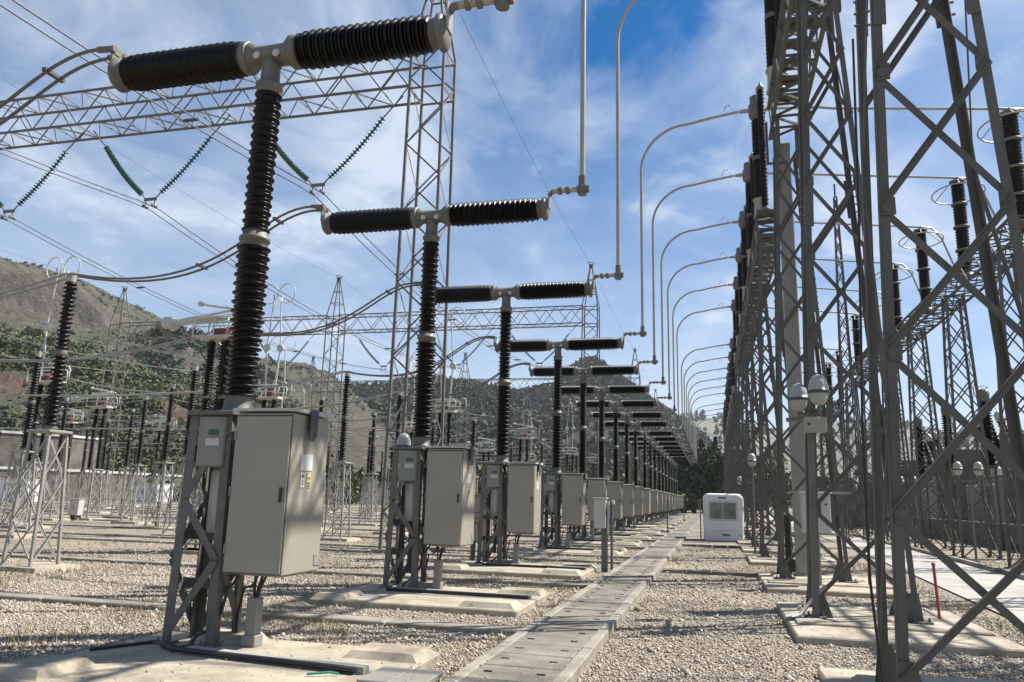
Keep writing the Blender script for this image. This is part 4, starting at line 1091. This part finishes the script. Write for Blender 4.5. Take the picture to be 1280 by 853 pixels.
# ------------------------------------------------------------------ terrain
def terrain(name, sil, D, D0, mat, ns=3., nsc=.012, cliff=None, back=1.5, az0=None, naz=240, nr=60, seed=0, pw=1.):
    az = np.linspace(sil[0][0], sil[-1][0], naz)
    el = np.interp(az, [p[0] for p in sil], [p[1] for p in sil])
    rs = np.concatenate([np.linspace(D0, D, nr), np.linspace(D, D * back, 10)[1:]])
    vs = []
    for r in rs:
        for a, e in zip(az, el):
            Hh = D * tan(radians(e)) + 1.6
            f = min(1, (r - D0) / (D - D0)); g = f ** pw
            g = g * g * (3 - 2 * g) * .35 + g * .65
            if cliff:
                for c, wd, amp, a0, a1 in cliff:
                    wgt = max(0, min(1, (a - a0) / 2)) * max(0, min(1, (a1 - a) / 2))
                    cc = c + .03 * noise.noise(V((a * .25, seed, 0)))
                    g += amp * wgt * (1 / (1 + math.exp(-(f - cc) / wd)) - (1 / (1 + math.exp(-(f - cc) / .12))))
            if r > D: g = 1 - .5 * (r - D) / (D * (back - 1))
            x, y = r * sin(radians(a)), r * cos(radians(a))
            nz = noise.fractal(V((x * nsc, y * nsc, seed)), 1., 2., 6) * ns * min(1, f * 2.5) + noise.fractal(V((x * nsc * 7, y * nsc * 7, seed + 3)), 1., 2., 4) * ns * .28 * min(1, f * 2.5)
            vs.append((x, y, max(-3, Hh * g + nz) if r > D0 else -3.))
    fs = [(i * naz + k, i * naz + k + 1, (i + 1) * naz + k + 1, (i + 1) * naz + k) for i in range(len(rs) - 1) for k in range(naz - 1)]
    m = MB().add(vs, fs, True)
    def height(a, r):
        i = int(np.clip(np.searchsorted(rs, r) - 1, 0, len(rs) - 2)); k = int(np.clip((a - az[0]) / (az[-1] - az[0]) * (naz - 1), 0, naz - 2))
        return vs[i * naz + k][2]
    o = kind(m.build(name, mat), 'structure')
    return height
h1 = terrain('hill', [(-85, 10), (-70, 12.6), (-58, 14), (-49.5, 13.67), (-47.2, 13.27), (-44.9, 12.77), (-42.4, 11.91), (-38.8, 10.88), (-36.1, 10.05), (-33.5, 9.31), (-30.9, 9.0), (-28.4, 8.3), (-27.2, 7.5), (-25.9, 6.6), (-24.0, 5.0), (-22.1, 2.8), (-19, .3)],
             430, 135, 'hill_rock', 5., .016, [(.57, .004, .125, -62, -42.6), (.80, .005, .04, -60, -40), (.46, .004, .14, -41.0, -31.5), (.12, .008, .08, -60, -30)], seed=2, naz=420, nr=110, pw=.9)
h2 = terrain('hill', [(-36, 5), (-29.8, 6.55), (-27.2, 7.6), (-24.7, 7.7), (-23.0, 8.1), (-20.3, 8.4), (-17.6, 8.15), (-15.5, 7.7), (-13.7, 7.1), (-12.2, 6.0), (-8, 3), (-4, .5)], 560, 200, 'hill_green', 3.5, .014, seed=5)
h3 = terrain('hill', [(-24, 2), (-16.9, 6.4), (-14.6, 7.5), (-13.7, 7.7), (-11.6, 8.1), (-11.0, 8.9), (-9.8, 9.8), (-8.6, 10.2), (-7.4, 9.4), (-5.1, 7.8), (-3.3, 6.5), (-2.2, 5.7), (-.5, 4.4), (.5, 3), (2, .3)], 680, 260, 'hill_green', 4., .012, seed=9)
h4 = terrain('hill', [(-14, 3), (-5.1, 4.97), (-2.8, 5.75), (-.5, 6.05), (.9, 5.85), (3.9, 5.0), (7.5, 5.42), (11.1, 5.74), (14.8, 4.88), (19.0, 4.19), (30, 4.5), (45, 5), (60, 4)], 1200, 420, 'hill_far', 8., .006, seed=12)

# reddish cut banks on the slope
for b0, b1, r0, r1 in ((-41, -31, 180, 202), (-60, -45.8, 178, 198)):
    na, nr_ = 90, 16; vs = []
    for j in range(nr_):
        f = j / (nr_ - 1)
        for k in range(na):
            a = b0 + (b1 - b0) * k / (na - 1); r = r0 + (r1 - r0) * f + 2.5 * noise.noise(V((a * .6, 3, 0)))
            edge = min(1, 4 * min(f, 1 - f)) * min(1, 8 * min(k, na - 1 - k) / na)
            x, y = r * sin(radians(a)), r * cos(radians(a))
            vs.append((x, y, h1(a, r) - .8 + edge * (1.6 + 2.2 * f + 1.3 * noise.fractal(V((x * .12, y * .12, 1)), 1., 2., 5))))
    kind(MB().add(vs, [(j * na + k, j * na + k + 1, (j + 1) * na + k + 1, (j + 1) * na + k) for j in range(nr_ - 1) for k in range(na - 1)], False).build('earth_bank', 'soil'), 'structure')
# retaining walls of the left slope
def wall_arc(name, lab, pts, z0, z1, mat='wallc_dark'):
    t = thing(name, lab, 'wall')
    m, c = MB(), MB()
    for (a0, r0), (a1, r1) in zip(pts[:-1], pts[1:]):
        p = V((r0 * sin(radians(a0)), r0 * cos(radians(a0)), 0)); q = V((r1 * sin(radians(a1)), r1 * cos(radians(a1)), 0))
        m.bar(p + V((0, 0, (z0 + z1) / 2)), q + V((0, 0, (z0 + z1) / 2)), z1 - z0, .6)
        c.bar(p + V((0, 0, z1 + .16)), q + V((0, 0, z1 + .16)), .32, .9)
    m.build('wall_face', mat, t); c.build('coping', 'coping', t)
wall_arc('retaining_wall', 'tall stained concrete retaining wall with white coping at the left edge', [(-60, 128), (-53, 124), (-48, 122), (-44.2, 124), (-42.5, 128)], -1., 8.4)
wall_arc('retaining_wall', 'lower concrete retaining wall with white coping along the back of the left yard', [(-58, 112), (-50, 114), (-46, 116), (-43.5, 118), (-41.3, 122), (-38, 132), (-33, 150), (-27, 178)], -1., 3.6)

# pale rubble and parked service containers below the wall
for i, (a, r, w, lab) in enumerate([(-47.2, 100, 6., 'white service container at the foot of the left retaining wall'), (-38.9, 114, 5., 'white container behind the left yard posts, right of the other')]):
    t = thing('container', lab, 'container', (r * sin(radians(a)), r * cos(radians(a)), GZ), radians(8 - 30 * i))
    MB().cbox((0, 0, 1.2), (w, 2.3, 2.3), .05).build('body', 'white_paint', t); MB().cbox((0, 0, 2.4), (w + .1, 2.4, .1), .03).build('roof', 'white_fit', t)
    MB().cbox((w * .3, -1.16, 1.05), (.9, .03, 1.9), .01).build('door', 'tanklight', t); MB().cbox((-w * .2, -1.16, 1.5), (1., .03, .7), .01).build('window', 'window', t)

# ------------------------------------------------------------------ vegetation
def leaf_cloud(P, S, mat, name, parent=None, up=.0):
    """P (n,3) centres, S (n) sizes -> one quad each with random orientation"""
    n = len(P); a = rng.normal(size=(n, 3)); a /= np.linalg.norm(a, axis=1)[:, None]
    b = rng.normal(size=(n, 3)); b -= a * (a * b).sum(1)[:, None]; b /= np.linalg.norm(b, axis=1)[:, None]
    S = S[:, None]; v = np.stack([P - a * S - b * S * .6, P + a * S - b * S * .6, P + a * S * .7 + b * S * .6, P - a * S * .7 + b * S * .6], 1).reshape(-1, 3)
    me = bpy.data.meshes.new(name); me.vertices.add(4 * n); me.vertices.foreach_set('co', v.ravel())
    me.loops.add(4 * n); me.loops.foreach_set('vertex_index', np.arange(4 * n)); me.polygons.add(n)
    me.polygons.foreach_set('loop_start', np.arange(n) * 4); me.polygons.foreach_set('loop_total', np.full(n, 4)); me.update(calc_edges=True)
    me.materials.append(M[mat]); return link(name, me, parent)
def crown_pts(n, h, r, conif, rnd):
    out = []
    if conif:
        z = rnd.random(n) ** 1.3 * h * .93 + h * .06
        env = r * (1 - z / h) ** .8 * (0.75 + .35 * np.sin(z * 5.5 / max(h, 1) * 6)) 
        a = rnd.random(n) * 2 * pi; q = np.sqrt(rnd.random(n)) * (.8 + .35 * np.sin(a * 3 + z))
        return np.stack([np.cos(a) * env * q, np.sin(a) * env * q, z], 1)
    k = 9; cs = np.stack([rnd.normal(0, r * .45, k), rnd.normal(0, r * .45, k), h * (.35 + .5 * rnd.random(k))], 1); rr_ = r * (.35 + .35 * rnd.random(k))
    idx = rnd.integers(0, k, n); d = rnd.normal(size=(n, 3)); d /= np.linalg.norm(d, axis=1)[:, None]
    return cs[idx] + d * (rr_[idx] * rnd.random(n) ** .4)[:, None]
treespots = [(-6.6, 150, 9, 3.6, 0, 'rounded olive tree left of the conifers at the end of the walkway'), (-3.6, 142, 10.5, 3.0, 1, 'dark conifer at the end of the walkway, leftmost of the clump'), (-1.8, 139, 12.6, 3.2, 1, 'tall dark conifer in the middle of the clump behind the booth'),
             (.6, 143, 13.4, 3.4, 1, 'tallest dark conifer of the clump behind the booth'), (3.2, 140, 12.4, 3.3, 1, 'dark conifer right of the booth beside the gantry legs'), (5.8, 146, 13, 3.6, 1, 'dark conifer behind the gantry legs, rightmost of the clump'),
             (-4.9, 131, 4.2, 2.6, 0, 'low yellowish green bush in front of the conifers'), (-3.0, 134, 9.5, 4.2, 2, 'large rounded very dark tree left of the booth at the end of the walkway'), (.9, 136, 10.5, 4.4, 2, 'large rounded very dark tree right above the booth'), (-6.2, 140, 8.2, 3.8, 2, 'rounded very dark tree beside the farthest breakers'), (-9.6, 152, 8, 3.6, 0, 'rounded dark tree behind the farthest breakers'), (9.5, 150, 11, 4, 0, 'broad tree behind the far gantry legs')]
for x, y, h, r, cf, lab in treespots:
    t = thing('conifer_tree' if cf == 1 else 'broadleaf_tree', lab, 'tree', (x, y, GZ), group='trees at the far end of the yard')
    MB().tube([(0, 0, 0), (.08, .05, h * .4), (0, 0, h * .9)], [.24, .16, .04], 8).build('trunk', 'bark', t)
    n = 2600 if cf == 1 else 5200 if cf == 2 else 2000
    leaf_cloud(crown_pts(n, h, r, cf == 1, rng), rng.uniform(.16, .36, n), 'pine' if cf else 'leaf', 'crown', t)
# woods on the slopes: one mass each
def wood(name, hf, a0, a1, r0, r1, N, hh, rr0, mat, conif, quads, dens=None, size=(.5, 1.), excl=None):
    Ps, Ss = [], []
    for _ in range(N):
        a = rng.uniform(a0, a1); r = rng.uniform(r0, r1)
        x, y = r * sin(radians(a)), r * cos(radians(a))
        if excl and any(a0_ < a < a1_ and r0_ < r < r1_ for a0_, a1_, r0_, r1_ in excl): continue
        if dens is not None and noise.noise(V((x * .02, y * .02, 7))) < dens: continue
        z = hf(a, r) if hf else GZ
        h = hh * rng.uniform(.6, 1.25); p = crown_pts(quads, h, rr0 * h / hh, conif, rng)
        Ps.append(p + np.array([x, y, z - .3])); Ss.append(rng.uniform(size[0], size[1], quads) * (h / hh))
    o = leaf_cloud(np.concatenate(Ps), np.concatenate(Ss), mat, name); kind(o, 'stuff'); return o
o = wood('green_thicket', h1, -62, -29, 138, 225, 1300, 4.2, 2.3, 'leaf', False, 150, -.3, (.18, .42), [(-40, -32, 176, 203), (-60, -46, 176, 200)])
o = wood('green_thicket', h1, -60, -30.5, 203, 243, 1100, 4.6, 2.5, 'leaf', False, 130, -.42, (.2, .45))
o = wood('green_thicket', h1, -41, -31.5, 225, 285, 260, 5, 2.2, 'forest', False, 110, -.1, (.25, .5))
o = wood('hillside_pines', h1, -42.5, -33, 225, 272, 80, 7.5, 1.6, 'pine', True, 110, .02, (.22, .5))
o = wood('hillside_scrub', h1, -62, -24, 240, 420, 1500, 1.3, 1.2, 'scrub', False, 26, -.05, (.2, .45))
o = wood('green_thicket', None, -58, -25, 126, 140, 200, 4.2, 2.4, 'leaf', False, 150, -.25, (.16, .36))
o = wood('wooded_slope', h2, -31, -8, 230, 575, 6500, 4.6, 2.4, 'forest', True, 26, -.4, (.5, 1.0))
o = wood('wooded_slope', h3, -17, 1, 280, 695, 6500, 5., 2.7, 'forest', True, 26, -.4, (.55, 1.1))
o = wood('wooded_slope', h4, -4, 40, 700, 1210, 1500, 11, 5, 'forest', True, 18, .06, (1.4, 2.8))
o = wood('tree_belt', None, -32, -4, 150, 190, 200, 7., 3.4, 'leaf', False, 80, -.3, (.4, .8))
o = wood('tree_belt', None, 3, 40, 160, 220, 160, 8., 4, 'pine', False, 80, -.4, (.5, 1.))

# ------------------------------------------------------------------ loose stones and dry grass
def free(x, y):
    ok = ~((x > -2.46) & (x < -1.34))
    for b in BY[:6]:
        ok &= ~((x > -6.38) & (x < -2.88) & (y > b - 2.02) & (y < b + .57))
    for b in TY[:5]:
        ok &= ~((x > .98) & (x < 3.72) & (y > b - 2.6) & (y < b + 1.4))
    ok &= ~((x > 4.5) & (x < 8.3))
    return ok
oc = np.array([(1, 0, 0), (-1, 0, 0), (0, 1, 0), (0, -1, 0), (0, 0, 1), (0, 0, -1)], float)
ocf = np.array([(0, 2, 4), (2, 1, 4), (1, 3, 4), (3, 0, 4), (2, 0, 5), (1, 2, 5), (3, 1, 5), (0, 3, 5)])
def pebbles(N, ymin, ymax, smin, smax, name, pw):
    y = ymin + (ymax - ymin) * rng.random(N) ** pw; x = -.26 * y + (rng.random(N) - .5) * 1.75 * y + .3
    k = free(x, y) & (x > -18) & (x < 12); x, y = x[k], y[k]; n = len(x)
    fld = np.sin(x * .9 + 1.7 * np.sin(y * .43)) + np.sin(y * .71 - x * .37 + 2.) + .7 * np.sin(x * 2.3 + y * 1.9)
    k = rng.random(n) < np.clip(.88 + .22 * fld, .45, 1.); x, y = x[k], y[k]; n = len(x)
    s = rng.uniform(smin, smax, n) * rng.uniform(.6, 1.15, n) * (1 + (rng.random(n) > .97) * .9)
    v = oc[None] * rng.uniform(.5, 1.35, (n, 6, 1)) * s[:, None, None] + rng.normal(0, .22, (n, 6, 3)) * s[:, None, None]
    th = rng.normal(0, .6, (n, 2)); a = rng.random(n) * 2 * pi
    def rot(v, i, j, t):
        c, q = np.cos(t)[:, None], np.sin(t)[:, None]; vi = v[:, :, i] * c - v[:, :, j] * q; vj = v[:, :, i] * q + v[:, :, j] * c
        v = v.copy(); v[:, :, i] = vi; v[:, :, j] = vj; return v
    v = rot(v, 0, 1, a); v[:, :, 2] *= .7; v = rot(v, 0, 2, th[:, 0]); v = rot(v, 1, 2, th[:, 1])
    v[:, :, 0] += x[:, None]; v[:, :, 1] += y[:, None]; v[:, :, 2] += GZ + s[:, None] * .3
    P = v.reshape(-1, 3); F = (ocf[None] + (np.arange(n) * 6)[:, None, None]).reshape(-1)
    me = bpy.data.meshes.new(name); me.vertices.add(len(P)); me.vertices.foreach_set('co', P.ravel()); me.loops.add(len(F)); me.loops.foreach_set('vertex_index', F)
    nf = len(F) // 3; me.polygons.add(nf); me.polygons.foreach_set('loop_start', np.arange(nf) * 3); me.polygons.foreach_set('loop_total', np.full(nf, 3)); me.update(calc_edges=True)
    me.materials.append(M['pebble']); return kind(link(name, me), 'stuff')
pebbles(190000, 4.6, 15, .010, .024, 'gravel_stones', 1.25)
def strays(N, name):
    keep = globals()['free']; globals()['free'] = lambda x, y: ~keep(x, y) & (x < 4) & ((rng.random(len(x)) < .12) | (np.abs(np.abs(x + 1.9) - .46) < .07))
    o = pebbles(N, 4.8, 16, .006, .016, name, 1.1); globals()['free'] = keep
    for v in o.data.vertices: v.co.z += .1
strays(26000, 'stray_stones')
pebbles(60000, 13, 32, .016, .034, 'gravel_stones', 1.2)
def grass(N, name):
    Ps = []
    y = 4.5 + 34 * rng.random(N) ** 1.3; x = -.25 * y + (rng.random(N) - .5) * 1.9 * y
    cl = np.array([noise.noise(V((float(a) * .35, float(b) * .35, 3.))) for a, b in zip(x, y)])
    k = free(x, y) & ((cl > .16) | ((x > 3.7) & (x < 4.5)) | ((x > -2.62) & (x < -2.4))) ; x, y = x[k], y[k]; n = len(x); nb = 7
    x = np.repeat(x, nb) + rng.normal(0, .035, n * nb); y = np.repeat(y, nb) + rng.normal(0, .035, n * nb); m = n * nb
    h = rng.uniform(.05, .20, m); a = rng.random(m) * 2 * pi; w = .0045; l = h * rng.uniform(.2, .7, m); b = rng.random(m) * 2 * pi
    z0 = np.full(m, GZ)
    v = np.stack([np.stack([x - np.cos(a) * w, y - np.sin(a) * w, z0], 1), np.stack([x + np.cos(a) * w, y + np.sin(a) * w, z0], 1), np.stack([x + np.cos(b) * l, y + np.sin(b) * l, z0 + h], 1)], 1).reshape(-1, 3)
    me = bpy.data.meshes.new(name); me.vertices.add(3 * m); me.vertices.foreach_set('co', v.ravel()); me.loops.add(3 * m); me.loops.foreach_set('vertex_index', np.arange(3 * m)); me.polygons.add(m)
    me.polygons.foreach_set('loop_start', np.arange(m) * 3); me.polygons.foreach_set('loop_total', np.full(m, 3)); me.update(calc_edges=True)
    me.materials.append(M['drygrass']); return kind(link(name, me), 'stuff')
grass(16000, 'dry_grass')

# ------------------------------------------------------------------ air
hm = bpy.data.materials.new('haze'); hm.use_nodes = True; hn = hm.node_tree
hn.nodes.remove(hn.nodes['Principled BSDF']); pv = hn.nodes.new('ShaderNodeVolumePrincipled')
pv.inputs['Color'].default_value = (.86, .92, 1., 1); pv.inputs['Density'].default_value = .00013; pv.inputs['Anisotropy'].default_value = .2
hn.links.new(pv.outputs[0], hn.nodes['Material Output'].inputs['Volume'])
hz = MB().box((0, 900, 84), (5400, 2700, 175)); ho = link('haze', hz.mesh('haze', hm)); kind(ho, 'stuff')
# ------------------------------------------------------------------ light, sky, camera
SAZ, SEL = radians(58), radians(51)     # azimuth from +Y towards +X, elevation
sd = V((sin(SAZ) * cos(SEL), cos(SAZ) * cos(SEL), sin(SEL)))
L = bpy.data.lights.new('sun', 'SUN'); L.energy = 5.0; L.angle = radians(.53); L.color = (1., .955, .88)
lo = bpy.data.objects.new('sun', L); COL.objects.link(lo); lo.rotation_euler = (-sd).to_track_quat('-Z', 'Y').to_euler()
W = bpy.data.worlds.new('World'); SC.world = W; W.use_nodes = True
nt = W.node_tree; bg = nt.nodes['Background']
sky = nt.nodes.new('ShaderNodeTexSky'); sky.sky_type = 'NISHITA'; sky.sun_disc = False
sky.sun_elevation = SEL; sky.sun_rotation = SAZ; sky.altitude = 900; sky.air_density = 1.; sky.dust_density = .6; sky.ozone_density = 3.
tc = nt.nodes.new('ShaderNodeTexCoord'); sp = nt.nodes.new('ShaderNodeSeparateXYZ'); nt.links.new(tc.outputs['Generated'], sp.inputs[0])
def math_(op, a, b=None):
    n = nt.nodes.new('ShaderNodeMath'); n.operation = op
    for i, v in enumerate((a, b)):
        if v is None: continue
        if isinstance(v, (int, float)): n.inputs[i].default_value = v
        else: nt.links.new(v, n.inputs[i])
    return n.outputs[0]
zz = math_('ADD', math_('MAXIMUM', sp.outputs[2], 0.), .12)
cb = nt.nodes.new('ShaderNodeCombineXYZ'); nt.links.new(math_('DIVIDE', sp.outputs[0], zz), cb.inputs[0]); nt.links.new(math_('DIVIDE', sp.outputs[1], zz), cb.inputs[1])
def cloud(scale, mscale, rot, lo_, hi_, det=9, rgh=.62, dist=.8, loc=(0, 0, 0)):
    mp = nt.nodes.new('ShaderNodeMapping'); mp.inputs['Scale'].default_value = mscale; mp.inputs['Rotation'].default_value = (0, 0, rot); mp.inputs['Location'].default_value = loc
    nt.links.new(cb.outputs[0], mp.inputs[0])
    n = nt.nodes.new('ShaderNodeTexNoise'); n.inputs['Scale'].default_value = scale; n.inputs['Detail'].default_value = det; n.inputs['Roughness'].default_value = rgh; n.inputs['Distortion'].default_value = dist
    nt.links.new(mp.outputs[0], n.inputs[0]); return ramp(nt, n.outputs[0], lo_, hi_)
c1 = cloud(1.0, (1, .95, 1), radians(25), .41, .66, 8, .56, .9)
c2 = cloud(2.7, (1, .8, 1), radians(15), .45, .72, 8, .6, .8, (3, 1, 0))
c3 = cloud(.42, (1, 1, 1), 0., .35, .62, 3, .5, .3, (5, 2, 0))
cl = math_('MINIMUM', math_('ADD', math_('MULTIPLY', math_('MULTIPLY', c1, .85), math_('ADD', math_('MULTIPLY', c3, .6), .45)), math_('MULTIPLY', c2, .48)), .93)
# thin veil towards the horizon
veil = math_('MULTIPLY', math_('SUBTRACT', 1., math_('MINIMUM', math_('MULTIPLY', math_('MAXIMUM', sp.outputs[2], 0.), 1.9), 1.)), .72)
cl = math_('MINIMUM', math_('MAXIMUM', cl, math_('ADD', veil, math_('MULTIPLY', cl, .35))), .95)
skc = mix(nt, .0, sky.outputs[0], (0, 0, 0))
hs = nt.nodes.new('ShaderNodeHueSaturation'); hs.inputs['Saturation'].default_value = 1.46; hs.inputs['Value'].default_value = 1.22
nt.links.new(sky.outputs[0], hs.inputs['Color'])
col = mix(nt, cl, hs.outputs[0], (7.4, 8.3, 9.7))
nt.links.new(col, bg.inputs[0]); bg.inputs[1].default_value = .05

cam = bpy.data.cameras.new('camera'); co = bpy.data.objects.new('camera', cam); COL.objects.link(co)
cam.sensor_fit = 'HORIZONTAL'; cam.sensor_width = 36; cam.lens = 961 / 1280 * 36; cam.clip_start = .1; cam.clip_end = 6000
R = Matrix(((0.968312, -0.026488, -0.248336), (0.248541, 0.19972, 0.947808), (0.024492, -0.979495, 0.199975)))
B = Matrix((R.col[0], -R.col[1], -R.col[2])).transposed()
co.matrix_world = Matrix.Translation((0, 0, 1.65)) @ B.to_4x4()
SC.camera = co
SC.view_settings.view_transform = 'Standard'; SC.view_settings.look = 'None'; SC.view_settings.exposure = 1.0; SC.view_settings.gamma = 1.
SC.view_settings.use_curve_mapping = False
